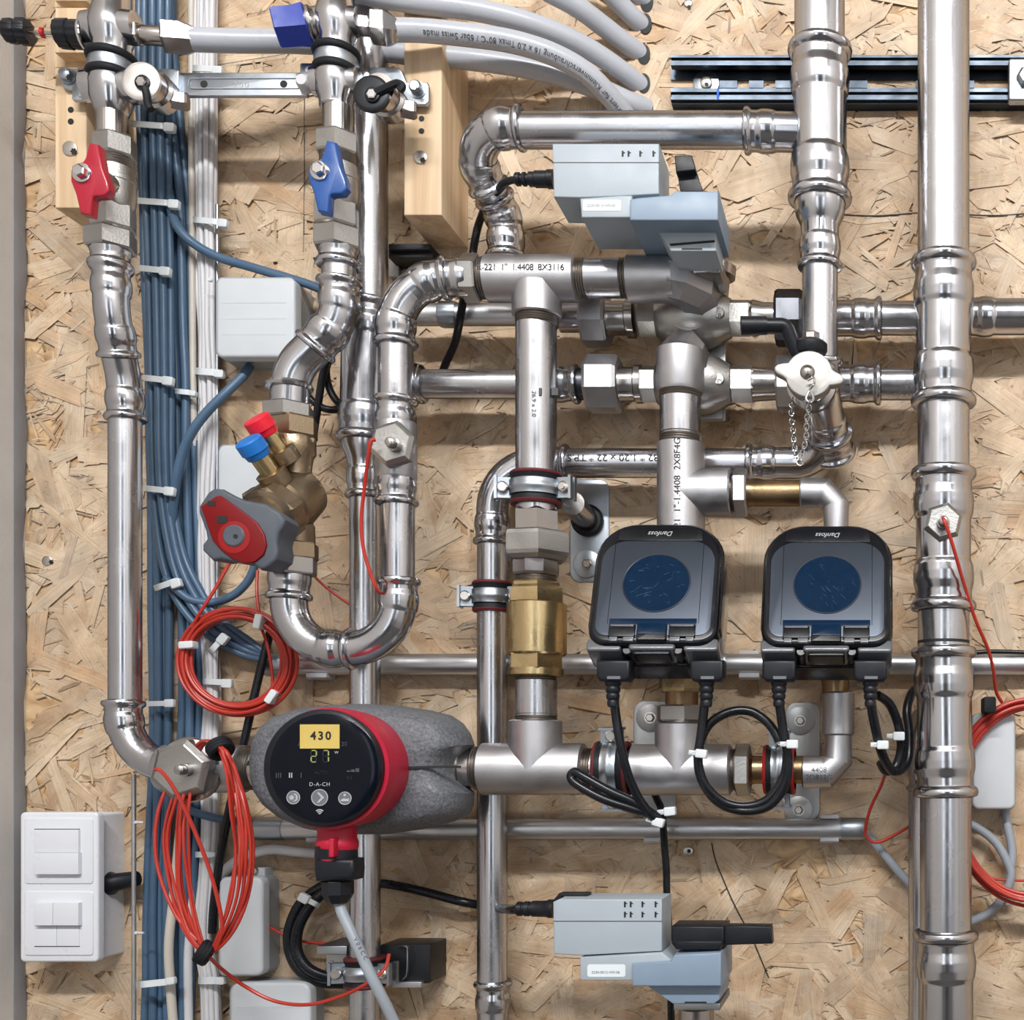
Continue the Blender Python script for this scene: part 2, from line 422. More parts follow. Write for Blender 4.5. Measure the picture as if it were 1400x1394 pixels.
def Tie(label, x0, x1, y0, y1, h0, h1, headx, heady, wpx=8, heads=10, mat='tie', group='cable ties on the cable bundles'):
    """strap bowed over a bundle from (x0,y0) to (x1,y1); h0 at the ends, h1 in front; head box"""
    t = T('cable_tie', label, 'cable tie', P((x0+x1)/2, (y0+y1)/2, h0), group)
    d = Vector((x1-x0, y1-y0)).normalized()
    pts = [P(x0, y0, h0-8), P(x0, y0, h0), P(x0+.15*(x1-x0), y0+.15*(y1-y0), h1-2), P((x0+x1)/2, (y0+y1)/2, h1), P(x0+.85*(x1-x0), y0+.85*(y1-y0), h1-2), P(x1, y1, h0), P(x1, y1, h0-8)]
    ribbon(MB(), spline(pts, 5), wpx*S(h1), .0012, (d.y, 0, d.x) if abs(d.x) < .99 else (0, 0, 1)).build('strap', mat, t)
    a = math.atan2(d.y, d.x); o = []
    for x, y in rr(-heads*.65, -heads*.55, heads*.65, heads*.55, 2, 2): o.append((headx+x*cos(a)-y*sin(a), heady+x*sin(a)+y*cos(a)))
    Pr(t, 'head', mat, o, h1+3.5, h1-1.5, .8)
    return t
def sqx(px, h, t, lab=None): pass
# ================================================================ the setting
def boxw(mb, x0, x1, y0, y1, z0, z1):
    v = [(x, y, z) for x in (x0, x1) for y in (y0, y1) for z in (z0, z1)]
    return mb.add(v, [(0, 1, 3, 2), (4, 6, 7, 5), (0, 4, 5, 1), (2, 3, 7, 6), (0, 2, 6, 4), (1, 5, 7, 3)])
def struct(o): o['kind'] = 'structure'; return o
XL = P(35, 0, 0).x; ZT, ZB = 1.95, -1.05
wall = struct(boxw(MB(), XL-.1, 1.4, .0, .05, ZB, ZT).build('wall_back', 'board'))
struct(boxw(MB(), XL-.1, XL, -3.2, 0, ZB, ZT).build('wall_left', 'plaster'))
struct(boxw(MB(), 1.4, 1.5, -3.2, .05, ZB, ZT).build('wall_right', 'plaster'))
struct(boxw(MB(), XL-.1, 1.5, -3.2, .05, ZT, ZT+.1).build('ceiling', 'room_white'))
struct(boxw(MB(), XL-.1, 1.5, -3.2, .05, ZB-.1, ZB).build('floor', 'concrete'))
fw = struct(boxw(MB(), XL-.1, 1.5, -3.3, -3.2, ZB, ZT).build('wall_front', 'room_white'))
d = struct(boxw(MB(), -.2, .5, -3.2, -3.16, ZB, .98).build('dark_reflection_panel_1', 'room_dark'))  # added unseen dark panel, gives the pipes dark streaks to reflect
# grey sealing strip in the left corner, slightly wavy
mb = MB(); rs = []
for i in range(41):
    z = -.5+1.6*i/40; d_ = .0016*sin(i*1.3)+.001*sin(i*3.1)
    rs.append(([Vector((XL+.0005+d_, 0, z)), Vector((XL+.003+d_, -.006, z)), Vector((XL+.001, -.0175, z)), Vector((XL-.004, -.0175, z)), Vector((XL-.004, 0, z))], z))
rings(mb, rs); struct(mb.build('trim_1', 'trim_grey'))

# strands of the board
PAL = [((222, 198, 168), 22), ((216, 187, 152), 24), ((206, 173, 136), 18), ((230, 208, 178), 16), ((196, 160, 122), 10), ((182, 144, 106), 5), ((180, 162, 142), 4), ((156, 136, 118), 2), ((206, 160, 112), 6)]
cols = []; 
for c, n_ in PAL: cols += [srgb(*c)]*n_
vs = []; fs = []; uvs = []; vc = []
NS = 26000
for i in range(NS):
    x = rnd.uniform(XL+.004, .55); z = rnd.uniform(-.55, 1.02); q = rnd.random()
    thin = rnd.random() < .74
    ln = rnd.triangular(.004, .04, .010) if thin else rnd.triangular(.03, .14, .07)
    wd = rnd.triangular(.0005, .0042, .0012) if thin else rnd.triangular(.005, .032, .014)
    a = rnd.gauss(0, .55) if q < .4 else rnd.uniform(0, pi); ca, sa = cos(a), sin(a)
    col = rnd.choice(cols); k = rnd.uniform(.9, 1.08)
    if thin and rnd.random() < .16: col = srgb(96, 72, 54) if rnd.random() < .25 else srgb(168, 132, 96)
    mean = (.66, .50, .345); col = [col[j]*(.62 if not thin else .8)+mean[j]*(.38 if not thin else .2) for j in range(3)]
    col = (col[0]*k, col[1]*k, col[2]*k, 1)
    sk = rnd.uniform(-.4, .4)*wd
    o = [(-ln/2+rnd.uniform(0, .2)*ln, -wd/2), (ln/2-rnd.uniform(0, .2)*ln, -wd/2*rnd.uniform(.5, 1)), (ln/2, -wd*.1+sk), (ln/2-rnd.uniform(0, .16)*ln, wd*.2), (ln/2-rnd.uniform(0, .25)*ln, wd/2), (-ln/2+rnd.uniform(0, .25)*ln, wd/2*rnd.uniform(.5, 1)), (-ln/2, wd*.1-sk), (-ln/2+rnd.uniform(0, .14)*ln, -wd*.2)]
    y = -.00005-i*1.2e-7; tw = rnd.uniform(-1, 1)*.00006; b0 = len(vs); u0, v0 = rnd.random()*9, rnd.random()*9
    bow = rnd.uniform(-1, 1)*.10*wd+rnd.uniform(-1, 1)*ln*.02
    o = [(p[0], p[1]+bow*(1-(2*p[0]/ln)**2)) for p in o]
    for p in o:
        px_ = x+p[0]*ca-p[1]*sa
        if px_ < XL+.001: px_ = XL+.001
        vs.append((px_, y+tw*p[1]/wd, z+p[0]*sa+p[1]*ca)); vc.append(col)
    fs.append(tuple(range(b0+7, b0-1, -1))); uvs.append([(u0+p[0], v0+p[1]) for p in o[::-1]])
mb = MB(); mb.add(vs, fs, uvs)
so = mb.build('wood_strand', 'strand', wall)
ca_ = so.data.color_attributes.new('strand_colour', 'FLOAT_COLOR', 'POINT')
ca_.data.foreach_set('color', [c for q in vc for c in q])
so['kind'] = 'stuff'
# joint between two boards and a pencil line
mb = MB(); ribbon(mb, spline([P(1150+i*13, 293+2*sin(i*.5)-.3*(i > 6), 3) for i in range(24)], 3), .0011, .0012, (0, 0, 1)); mb.build('board_joint', 'ink', wall)
for o in ([(973, 1152), (978, 1175), (988, 1200), (1000, 1228), (1012, 1252), (1021, 1268)], [(1032, 1290), (1040, 1310), (1051, 1336)]):
    mb = MB(); ribbon(mb, spline([P(x, y, 3.6) for x, y in o], 4), .0011, .0008, (1, 0, 0)); mb.build('wood_crack', 'ink', wall)
mb = MB(); ribbon(mb, [P(416, 128, 3), P(416, 250, 3), P(415, 345, 3)], .0006, .0005, (1, 0, 0)); mb.build('pencil_line', 'ink_grey', wall)

def Screw(label, px, py, h, r, mat='screw'):
    t = T('screw', label, 'screw', P(px, py, h))
    Fp(t, 'head', mat, px, py, h-6, [(0, r*.35), (4.5, r*.5), (5.2, r), (6.4, r*.98), (6.8, r*.8)], n=24)
    Fp(t, 'recess', 'ink', px, py, h+.6, [(0, r*.42), (.5, r*.42)], n=12, flute=(6, .22))
    return t
Screw('galvanised screw head in the bare board left of the long left pipe', 70, 768, 3, 7)
Screw('round-headed screw below the lower conduit above the lower grey actuator', 942, 1163, 9, 6.5)
Screw('small screw at the top of the board above the slotted rail', 942, 9, 3, 5.5)
Screw('white flat screw head in the left timber batten beside the red lever', 101, 207, 76, 10)
Screw('flat screw head set in the right timber batten', 578, 219, 76, 9)

# ---------------------------------------------------------------- timber battens
t = T('timber_batten', 'pale timber batten behind the left manifold with two cross notches', 'batten', P(120, 283, 0))
for y0, y1, hf in ((-80, 1, 75), (1, 10, 60), (10, 72, 75), (72, 92, 60), (92, 284, 75)):
    Pr(t, 'wood_block', 'timber', rr(75, y0, 118, y1), hf, .5, 1.2 if hf > 70 else .3)
for x, y in ((98, 151), (98, 167)): Fp(t, 'screw_hole', 'ink', x, y, 74, [(0, 3.5), (1.4, 4.2)], n=10)
t = T('timber_batten', 'pale square timber batten beside the blue-levered line, ending above the tee', 'batten', P(578, 294, 0))
Pr(t, 'wood_block', 'timber', rr(552, -90, 604, 294), 75, .5, 1.5)
for x, y in ((577, 163), (577, 180)): Fp(t, 'screw_hole', 'ink', x, y, 74, [(0, 3), (1.4, 4)], n=10)

# ---------------------------------------------------------------- conduits along the board
t = T('conduit', 'shiny upper conduit tube running across the board behind the heat meters', 'conduit', P(900, 907, 18))
Hp(t, 'pipe', 'galvanised', 908, 18, [(378, 14.5), (1440, 14.5)])
Hp(t, 'sleeve', 'zinc', 908, 18, [(366, 15.5), (404, 15.5)])
for x0 in (418, 1112, 1010): Pr(t, 'clip', 'cable_white', rr(x0, 889, x0+28, 928, 2), 14, 0, .6); Pr(t, 'clip', 'cable_white', rr(x0, 920, x0+28, 926, 1), 26, 6, .6)
t = T('conduit', 'shiny lower conduit tube ending above the lower actuator on the right', 'conduit', P(780, 1133, 18))
Hp(t, 'pipe', 'galvanised', 1133, 18, [(352, 14.5), (1156, 14.5)])
Hp(t, 'sleeve', 'zinc', 1133, 18, [(352, 15.5), (390, 15.5)])
Hp(t, 'sleeve', 'zinc', 1133, 18, [(1150, 15.5), (1182, 15.5), (1184, 14), (1184, 11)])
for x0 in (418, 1121, 880): Pr(t, 'clip', 'cable_white', rr(x0, 1116, x0+26, 1152, 2), 14, 0, .6); Pr(t, 'clip', 'cable_white', rr(x0, 1145, x0+26, 1150, 1), 26, 6, .6); Pr(t, 'clip', 'cable_white', rr(x0, 1114, x0+26, 1119, 1), 26, 6, .6)

# ---------------------------------------------------------------- slotted mounting rail
t = T('mounting_rail', 'galvanised slotted channel rail at the top right behind the risers', 'rail', P(1160, 110, 0))
def lipped(y0, y1, name):
    mb = MB(); a, b2 = P(917, y0, 20), P(1440, y1, 20)
    z0, z1 = a.z, b2.z; x0, x1 = a.x, b2.x; yf = -.020
    sec = [(yf, z0), (yf-.0, z0-.25*(z0-z1)), (yf+.003, z0-.32*(z0-z1)), (yf+.003, z0-.62*(z0-z1)), (yf, z0-.7*(z0-z1)), (yf, z1), (yf+.008, z1), (yf+.008, z1+.002), (yf+.004, z1+.002), (yf+.004, z0-.002), (0, z0-.002), (0, z0)]
    rings(mb, [([Vector((x, y, z)) for y, z in sec], x) for x in (x0, x1)])
    mb.build(name, 'rail_zinc', t)
lipped(75, 89, 'upper_lip')
lipped(136, 121, 'lower_lip')
for x0, x1, y0, y1 in ((917, 1440, 92, 109), (917, 1440, 120, 138), (952, 1008, 108, 122), (1024, 1044, 108, 122), (1060, 1186, 108, 122), (1252, 1332, 108, 122), (1384, 1440, 108, 122)):
    Pr(t, 'back_plate', 'rail_zinc', rr(x0, y0, x1, y1, 3 if y0 == 108 else 0), 5.2, 3.8)
for x, y in ((966, 115),):
    Fp(t, 'washer', 'zinc', x, y, 4, [(0, 18), (2.5, 18), (3, 17)]); Fp(t, 'bolt', 'screw', x, y, 6, [(0, 8), (4, 8), (5, 6)]); Fp(t, 'recess', 'ink', x, y, 11, [(0, 3), (.4, 3)], n=6)
Pr(t, 'blue_mark', 'blue_ink', rr(980, 121, 983, 135), 20.4, 19)
b2 = Pr(t, 'end_bracket', 'zinc', rr(1379, 79, 1440, 137, 4), 27, 18, 2); Fp(t, 'bolt', 'zinc', 1402, 108, 26, [(0, 13), (6, 13), (8, 9)], n=6)
t = T('mounting_rail', 'short dark rail stub under the right timber batten', 'rail', P(562, 343, 0))
Pr(t, 'channel', 'dark_steel', rr(531, 333, 588, 341), 36, 0, .8); Pr(t, 'channel', 'dark_steel', rr(531, 341, 592, 352), 30, 0, .8)
Pr(t, 'plate', 'plate', rr(531, 352, 545, 378, 2), 10, 0, .6)

# ---------------------------------------------------------------- wall plates and junction boxes
def Plate(label, x0, y0, x1, y1, bolts, r=14, discs=True, mat='plate'):
    t = T('mounting_plate', label, 'bracket', P((x0+x1)/2, y1, 0))
    Pr(t, 'plate', mat, rr(x0, y0, x1, y1, r), 4, .4, 1)
    for x, y in bolts:
        if discs: Fp(t, 'washer', mat, x, y, 4, [(0, 19), (1.6, 19), (2, 18)])
        Fp(t, 'bolt', 'screw', x, y, 5.6, [(0, 8), (1, 8)], n=24); Fp(t, 'bolt', 'screw', x, y, 6.6, [(0, 6), (4, 6), (5, 4.6)], n=6)
    return t
PL1 = Plate('tall zinc wall plate with a stand-off rod behind the check valve column', 779, 655, 833, 796, [(803, 771)], mat='zinc')
tube(MB(), [P(783, 688, 60), P(804, 712, 4)], .0115, 20).build('stand_off_rod', 'nickel', PL1)
Fp(PL1, 'collar', 'dark_steel', 804, 712, 4, [(0, 22), (5, 22), (7, 19)])
Plate('round-topped zinc wall plate behind the first heat meter branch', 866, 958, 924, 1118, [(889, 981)])
Plate('round-topped zinc wall plate behind the black cable loop', 1074, 960, 1121, 1122, [(1094, 985), (1092, 1107)])

def JBox(label, x0, y0, x1, y1, hf, name='junction_box', r=12, grooves=True, knock=(), lid=True):
    t = T(name, label, 'junction box', P((x0+x1)/2, y1, 0))
    Pr(t, 'base', 'box_side', rr(x0-.5, y0-.5, x1+.5, y1+.5, r), hf-12, .5, 1)
    Pr(t, 'lid', 'box_grey', rr(x0, y0, x1, y1, r), hf, hf-13, 3)
    if grooves:
        for i in range(3):
            y = y0+(y1-y0)*(.3+.2*i); Pr(t, 'ridge', 'box_grey', rr(x0+8, y, x1-12, y+2.5, 1, 2), hf+.2, hf-1)
    for kx, ky, kr in knock:
        lathe(MB(), P(kx, ky, hf*.5), (1, 0, 0), [(-.003, kr*S(0)), (.0012, kr*S(0)), (.0018, kr*.8*S(0)), (.001, kr*.7*S(0))], 20).build('knockout', 'box_side', t)
    return t
t = JBox('white junction box beside the white cables below the blue lever', 295, 379, 403, 488, 52, r=9)
Fp(t, 'clip', 'tie', 289, 384, 40, [(0, 2), (3, 3), (4, 2)], n=10)
JBox('pale junction box half hidden behind the red three-lobed valve handle', 297, 608, 376, 690, 30, r=10, grooves=False)
JBox('grey junction box behind the hanging red wire loops', 299, 1199, 359, 1334, 46, r=10, grooves=False, knock=((364, 1222, 9), (364, 1263, 9), (364, 1304, 9)))
t = JBox('grey junction box cut off by the bottom edge near the gland cable', 314, 1343, 424, 1450, 44, r=14)
JBox('grey junction box at the right edge under the black wire strap', 1329, 975, 1388, 1106, 40, r=9, grooves=False)
t = T('cable_clip', 'small white saddle clip with screw above the grey junction box', 'clip', P(355, 1195, 0))
Pr(t, 'saddle', 'box_grey', rr(338, 1186, 362, 1204, 2), 20, .5, 1); Fp(t, 'screw_head', 'screw', 349, 1190, 20, [(0, 5), (2, 5), (3, 4)], n=16)

# ---------------------------------------------------------------- double light switch in its surface box
t = T('light_switch', 'white surface box with two stacked rocker switches at lower left', 'switch', P(80, 1316, 0))
Pr(t, 'back_box', 'switch_white', rr(29, 1112, 131, 1313, 4), 46, .5, 1)
Pr(t, 'frame', 'switch_white', rr(27, 1110, 134, 1315, 6), 53, 44, 2.2)
for y0, y1, kind in ((1118, 1208, 0), (1218, 1306, 1)):
    Pr(t, 'cover_plate', 'switch_white', rr(33, y0, 127, y1, 4), 54.2, 50, 1)
Pr(t, 'rocker', 'switch_white', rr(47, 1134, 107, 1165), 57.5, 53, .4); Pr(t, 'rocker', 'switch_white', rr(47, 1165.6, 107, 1195), 59.5, 53, .4)
Pr(t, 'rocker', 'switch_white', rr(47, 1234, 71.6, 1265), 60, 53, .4); Pr(t, 'rocker', 'switch_white', rr(72.2, 1234, 107, 1265), 60, 53, .4)
Pr(t, 'rocker', 'switch_white', rr(47, 1265.5, 77, 1293), 55, 53, .3); Pr(t, 'rocker', 'switch_white', rr(77.6, 1265.5, 108, 1293), 55, 53, .3)
Pr(t, 'gap', 'ink_grey', rr(47, 1132.6, 109, 1134), 54.6, 53.5); Pr(t, 'gap', 'ink_grey', rr(47, 1265, 109, 1266), 54.6, 53.5); Pr(t, 'gap', 'ink_grey', rr(47, 1293, 109, 1294), 54.6, 53.5)
lathe(MB(), P(134, 1210, 24), (1, 0, .18), [(-.002, .012), (.014, .012), (.018, .009), (.04, .0075)], 16).build('cable_gland', 'black', t)
# ================================================================ pipes standing furthest back
# ---- thick pipe behind the two manifold lines
t = T('water_pipe', 'dark upright steel pipe with a wide tee behind the blue-levered line', 'pipe', P(500, 1394, 60))
Vp(t, 'pipe', 'pipe', 503, 62, [(-80, 28), (425, 28)])
Fit(t, 'press_fitting', [(503, 412, 62), (499, 605, 62)], rv(497, 62, 34), True, True, k=1.2)
Vp(t, 'reducer', 'press', 499, 62, [(602, 33), (615, 31), (628, 25), (640, 22.5), (650, 22.5)])
Fit(t, 'press_fitting', [(499, 682, 62), (499, 632, 62)], rv(499, 62, 21.5), True, False)
Vp(t, 'pipe', 'pipe', 499, 62, [(670, 21.5), (1460, 21.5)])
Fit(t, 'tee_branch', [(505, 524, 60), (573, 524, 60)], rh(524, 60, 22), False, True)

def Clamp(label, cen, axis, r, w_, ears, rod=None, liner='rubber', edge='red_rubber', tilt=None, group=None):
    """rubber-lined pipe clamp round the axis through cen; ears = unit vectors where the flanges with screws sit"""
    t = T('pipe_clamp', label, 'pipe clamp', cen, group); ax = Vector(axis).normalized(); c = Vector(cen)
    lathe(MB(), c-ax*w_/2, ax, [(0, r), (0, r+.0042), (.002, r+.0052), (.004, r+.0042), (.004, r)], 40, cap=False).build('liner_edge', edge, t)
    lathe(MB(), c-ax*w_/2, ax, [(w_, r), (w_, r+.0042), (w_-.002, r+.0052), (w_-.004, r+.0042), (w_-.004, r)], 40, cap=False).build('liner_edge', edge, t)
    lathe(MB(), c-ax*(w_/2-.003), ax, [(0, r), (0, r+.005), (.004, r+.0036), (w_-.010, r+.0036), (w_-.006, r+.005), (w_-.006, r)], 40, cap=False).build('liner', liner, t)
    b2 = w_*.46
    lathe(MB(), c-ax*b2/2, ax, [(0, r+.002), (0, r+.0052), (b2*.3, r+.0052), (b2*.4, r+.0062), (b2*.6, r+.0062), (b2*.7, r+.0052), (b2, r+.0052), (b2, r+.002)], 40, cap=False).build('steel_band', 'zinc', t)
    for e in ears:
        e = Vector(e).normalized(); s = ax.cross(e)
        xf = Matrix((( e.x, s.x, ax.x, c.x), (e.y, s.y, ax.y, c.y), (e.z, s.z, ax.z, c.z), (0, 0, 0, 1)))
        for q in (-1, 1):
            mb = MB(xf); boxw(mb, r+.003, r+.018, q*.0035-.0011, q*.0035+.0011, -w_*.32, w_*.32); mb.build('flange', 'zinc', t)
            mb = MB(xf); boxw(mb, r+.0155, r+.018, q*.0035-.001, q*.0035+.004*q, -w_*.36, w_*.36); mb.build('flange_lip', 'zinc', t)
        p = c+e*(r+.0105)
        lathe(MB(), p-s*.011, s, [(0, .0028), (.017, .0028)], 12).build('screw', 'screw', t)
        sg = -1 if s.y > 0 else 1
        lathe(MB(), p+s*sg*.0046, s*sg, [(0, .0052), (.0035, .0052), (.0045, .004)], 20).build('screw_head', 'screw', t)
    return t
Clamp('rubber-lined clamp at the bottom holding the pipe under the pump', P(499, 1328, 62), (0, 0, 1), rv(499, 62, 22), .030, [(-1, -.25, 0), (1, -.25, 0)])
t = T('wall_bracket', 'dark rail bracket behind the bottom clamp with bright ends', 'bracket', P(520, 1345, 0))
Pr(t, 'arm', 'zinc', rr(433, 1293, 474, 1304), 60, 4, .6); Pr(t, 'arm', 'plate', rr(446, 1304, 474, 1330), 40, 4, .6)
Pr(t, 'channel', 'dark_steel', rr(520, 1291, 588, 1344, 2), 46, .5, .8); Pr(t, 'arm', 'plate', rr(536, 1342, 576, 1350), 52, 4, .5)
ribbon(MB(), spline([P(545, 1293, 48), P(556, 1293, 54), P(558, 1300, 54), P(557, 1330, 54), P(552, 1338, 50)], 4), .004, .0012, (0, 1, 0)).build('hook', 'zinc', t)

# ---- return pipe: elbow behind the clamp column, down beside it, and the run to the right at y 633
t = T('water_pipe', 'steel pipe turning down left of the brass check valve and passing behind the main run', 'pipe', P(675, 1394, 46))
r_ = rv(675, 46, 20.5)
Fit(t, 'elbow', [(778, 633, 46), (673, 633, 46), (673, 745, 46)], r_, True, True, .046)
Hp(t, 'pipe', 'pipe', 633, 46, [(765, 20.5), (1032, 20.5)])
Vp(t, 'pipe', 'pipe', 673, 46, [(738, 21), (1348, 21)])
Fit(t, 'press_fitting', [(674, 1340, 46), (674, 1450, 46)], r_, True, False)
Fit(t, 'elbow', [(1020, 633, 46), (1130, 633, 46), (1122, 540, 92)], r_*1.02, True, False, .030)
Text(t, '* 00 B2 * 1.20 x 22 * TP.S *', .0105, P(852, 633, 46), 'ink', pi, cyl=('x', rh(633, 46, 21), .14))
Clamp('rubber-lined clamp on the pipe left of the brass check valve', P(673, 816, 46), (0, 0, 1), r_, .030, [(-1, -.1, 0), (1, -.1, 0)])

# ---- two horizontal pipes into the motor valves
t = T('water_pipe', 'upper horizontal pipe with dark union nuts, passing behind the right risers', 'pipe', P(1000, 435, 48))
Hp(t, 'pipe', 'galvanised', 430, 40, [(556, 16), (775, 16)])
Hp(t, 'sleeve', 'zinc', 430, 40, [(602, 17.5), (604, 18.5), (624, 18.5), (626, 17.5)], flute=(24, .03))
Hp(t, 'sleeve', 'press', 433, 44, [(766, 22), (798, 22)])
Hp(t, 'union_nut', 'cast', 435, 46, hexp(797, 832, 41), n=8, phase=pi/8)
Hp(t, 'nipple', 'nickel', 435, 46, [(832, 26), (836, 24), (856, 24), (858, 28), (868, 28)])
Hp(t, 'hex_end', 'cast_nickel', 435, 46, hexp(872, 902, 27), n=6, phase=0)
Hp(t, 'hex_end', 'cast_nickel', 435, 46, hexp(996, 1028, 27), n=6)
Hp(t, 'nipple', 'nickel', 435, 46, [(1026, 24), (1030, 26), (1044, 22), (1062, 22)])
Hp(t, 'union_nut', 'gunmetal', 435, 46, hexp(1060, 1098, 40), n=8, phase=pi/8)
Fit(t, 'press_fitting', [(1206, 435, 46), (1092, 435, 46)], rh(435, 46, 24), True, False)
Hp(t, 'pipe', 'pipe', 435, 46, [(1200, 24), (1345, 24)])
Fit(t, 'elbow', [(1318, 433, 46), (1400, 433, 46), (1440, 425, 46)], rh(435, 46, 24), True, False, .03)
t = T('water_pipe', 'lower horizontal pipe with dark union nuts, running from the wide tee to the right riser', 'pipe', P(900, 525, 50))
Fit(t, 'socket', [(580, 525, 52), (560, 525, 52)], rh(525, 52, 21), True, False)
Hp(t, 'pipe', 'pipe', 525, 52, [(576, 20.5), (764, 20.5)])
Fit(t, 'press_fitting', [(792, 525, 52), (750, 525, 52)], rh(525, 52, 21.5), True, False)
Hp(t, 'nipple', 'gunmetal', 525, 50, [(780, 22), (810, 22)])
Hp(t, 'union_nut', 'cast', 525, 50, hexp(803, 848, 41), n=8, phase=pi/8)
Hp(t, 'nipple', 'nickel', 525, 50, [(845, 27), (850, 24), (868, 24), (870, 27), (878, 27)])
Hp(t, 'hex_end', 'cast_nickel', 525, 50, hexp(874, 902, 26), n=6)
Hp(t, 'hex_end', 'cast_nickel', 525, 50, hexp(998, 1032, 27), n=6)
Hp(t, 'nipple', 'nickel', 525, 50, [(1030, 25), (1034, 24), (1064, 22)])
Hp(t, 'union_nut', 'cast', 525, 50, hexp(1062, 1092, 40), n=8, phase=pi/8)
Fit(t, 'press_fitting', [(1205, 525, 50), (1085, 525, 50)], rh(525, 50, 23), True, False)
Hp(t, 'pipe', 'pipe', 525, 50, [(1198, 22.5), (1290, 22.5)])

def BallValve(label, px, py, h, mark):
    t = T('ball_valve', label, 'valve', P(px, py, h))
    Hp(t, 'body', 'cast_nickel', py, h, [(898, 27), (905, 34), (925, 42), (950, 45), (970, 43), (985, 36), (1000, 27)])
    Fp(t, 'front_port', 'cast_nickel', 946, py+1, h, [(0, 30), (24, 28)])
    Fp(t, 'boss', 'cast_nickel', 984, py-3, h+14, [(0, 8), (9, 8), (10.5, 7)], n=20)
    Text(t, mark, .007, P(984, py-3, h+25), 'ink_grey')
    return t
b1 = BallValve('upper motor ball valve body behind the faceted elbow', 952, 435, 46, 'B')
lathe(MB(), P(975, 405, 46), (.1, 0, 1), [(0, .015), (.02, .015), (.02, .02), (.03, .02)], 20).build('stem', 'nickel', b1)
b1 = BallValve('lower motor ball valve body with a plate foot, behind the downward faceted elbow', 952, 525, 50, 'D')
Pr(b1, 'foot_plate', 'plate', rr(966, 440, 992, 575, 2), 30, 26, .5); Pr(b1, 'foot_plate', 'plate', rr(955, 556, 988, 572, 2), 36, 24, .5)

# ---- pipe behind the right riser
t = T('water_pipe', 'plain steel pipe half hidden behind the lower right riser', 'pipe', P(1268, 1394, 50))
r_ = rv(1268, 48, 23)
Fit(t, 'elbow', [(1268, 1082, 48), (1268, 1010, 48), (1268, 985, 10)], r_, True, False, .03)
Vp(t, 'pipe', 'pipe', 1266, 48, [(1075, 24), (1450, 24)])

# ================================================================ right riser
t = T('riser_pipe', 'tall polished steel riser at the right with press couplings and a sensor plug', 'pipe', P(1290, 1394, 110))
RR = rv(1290, 110, 35.5)
for a, b_ in ((-80, 368), (540, 655), (822, 905), (1075, 1290)): Vp(t, 'pipe', 'pipe', 1290 if a < 1000 else 1293, 110, [(a, 35.5), (b_, 35.5)], n=48)
for a, b_ in ((352, 556), (640, 836), (884, 1090), (1270, 1400)):
    p = [(1290 if a < 1000 else 1293, a, 110), (1290 if b_ < 1000 else 1293, b_, 110)]
    Fit(t, 'press_fitting', p, RR, True, b_ < 1390, k=1.6, amp=.0068)
Vp(t, 'insertion_mark', 'ink', 1290, 110, [(876, 35.8), (880, 35.8)], n=48, cap=False)
# ---- second riser with tee, reducer and drain
t = T('riser_pipe', 'upright steel riser with a wide tee and reducer right of the upper actuator', 'pipe', P(1120, 480, 110))
Vp(t, 'pipe', 'pipe', 1120.5, 110, [(-80, 34.5), (75, 34.5)], n=48)
Fit(t, 'tee', [(1121, 62, 110), (1121, 278, 110)], rv(1121, 110, 34.5), True, True, k=1.6, amp=.0068)
Vp(t, 'reducer', 'press', 1121, 110, [(270, 35.5), (283, 35.5), (295, 33), (305, 28), (309, 26), (330, 26)])
Fit(t, 'press_fitting', [(1121, 368, 110), (1121, 309, 110)], rv(1121, 110, 24.5), True, False)
Vp(t, 'pipe', 'pipe', 1121, 110, [(360, 24.5), (515, 24.5)])
Fit(t, 'press_fitting', [(1121, 488, 110), (1121, 530, 104), (1136, 606, 52)], rv(1121, 110, 25), True, True, .03)
Fit(t, 'socket', [(1133, 590, 66), (1139, 622, 44)], rv(1121, 80, 27), True, True)
# ---- horizontal branch at the top
t = T('water_pipe', 'horizontal steel pipe near the top turning back behind the stainless tee', 'pipe', P(860, 180, 108))
RH = rh(178, 108, 27)
Fit(t, 'socket', [(1017, 179, 110), (1092, 181, 110)], RH, True, False)
Hp(t, 'pipe', 'pipe', 178, 110, [(700, 27), (1030, 27.5)])
A_, B_, C_, D_ = P(716, 175, 110), P(628, 175, 110), P(691, 300, 44), P(692, 356, 44)
fit_tube(MB(), rpath([A_, B_, B_.lerp(C_, .66)], .034), RH*1.0).build('elbow', 'press', t)
tube(MB(), [B_.lerp(C_, .6), B_.lerp(C_, .9)], RH*.92, 28).build('pipe', 'pipe', t)
fit_tube(MB(), rpath([B_.lerp(C_, .72), C_, D_], .03), RH*.96).build('elbow', 'press', t)

# ================================================================ left line: manifold down to the pump
def Manifold(label, px, r, rb, y1, y2, yk, hx):
    t = T('manifold', label, 'manifold', P(px, yk, 112))
    k = .62
    Vp(t, 'body', 'press', px, 112, [(-80, r), (y1-26, r), (y1-18, r+3), (y1-9, rb-1.5), (y1, rb), (y1+9, rb-1.5), (y1+18, r+3), (y1+25, r), (y2-26, r), (y2-18, r+3), (y2-9, rb-1.5), (y2, rb), (y2+9, rb-1.5), (y2+18, rb-3), (y2+28, rb-7), (y2+36, 24), (y2+38, 22)], n=48)
    for yy in (y1, y2): Hp(t, 'cross_port', 'press', yy, 112, [(px-rb*1.03, r*.7), (px-rb*.99, r*.86), (px-rb*.6, r*.93), (px+rb*.6, r*.93), (px+rb*.99, r*.86), (px+rb*1.03, r*.7)])
    Vp(t, 'knurled_neck', 'nickel', px+hx, 112, [(y2+36, 22.5), (yk, 22.5)], n=96, flute=(32, .008))
    return t
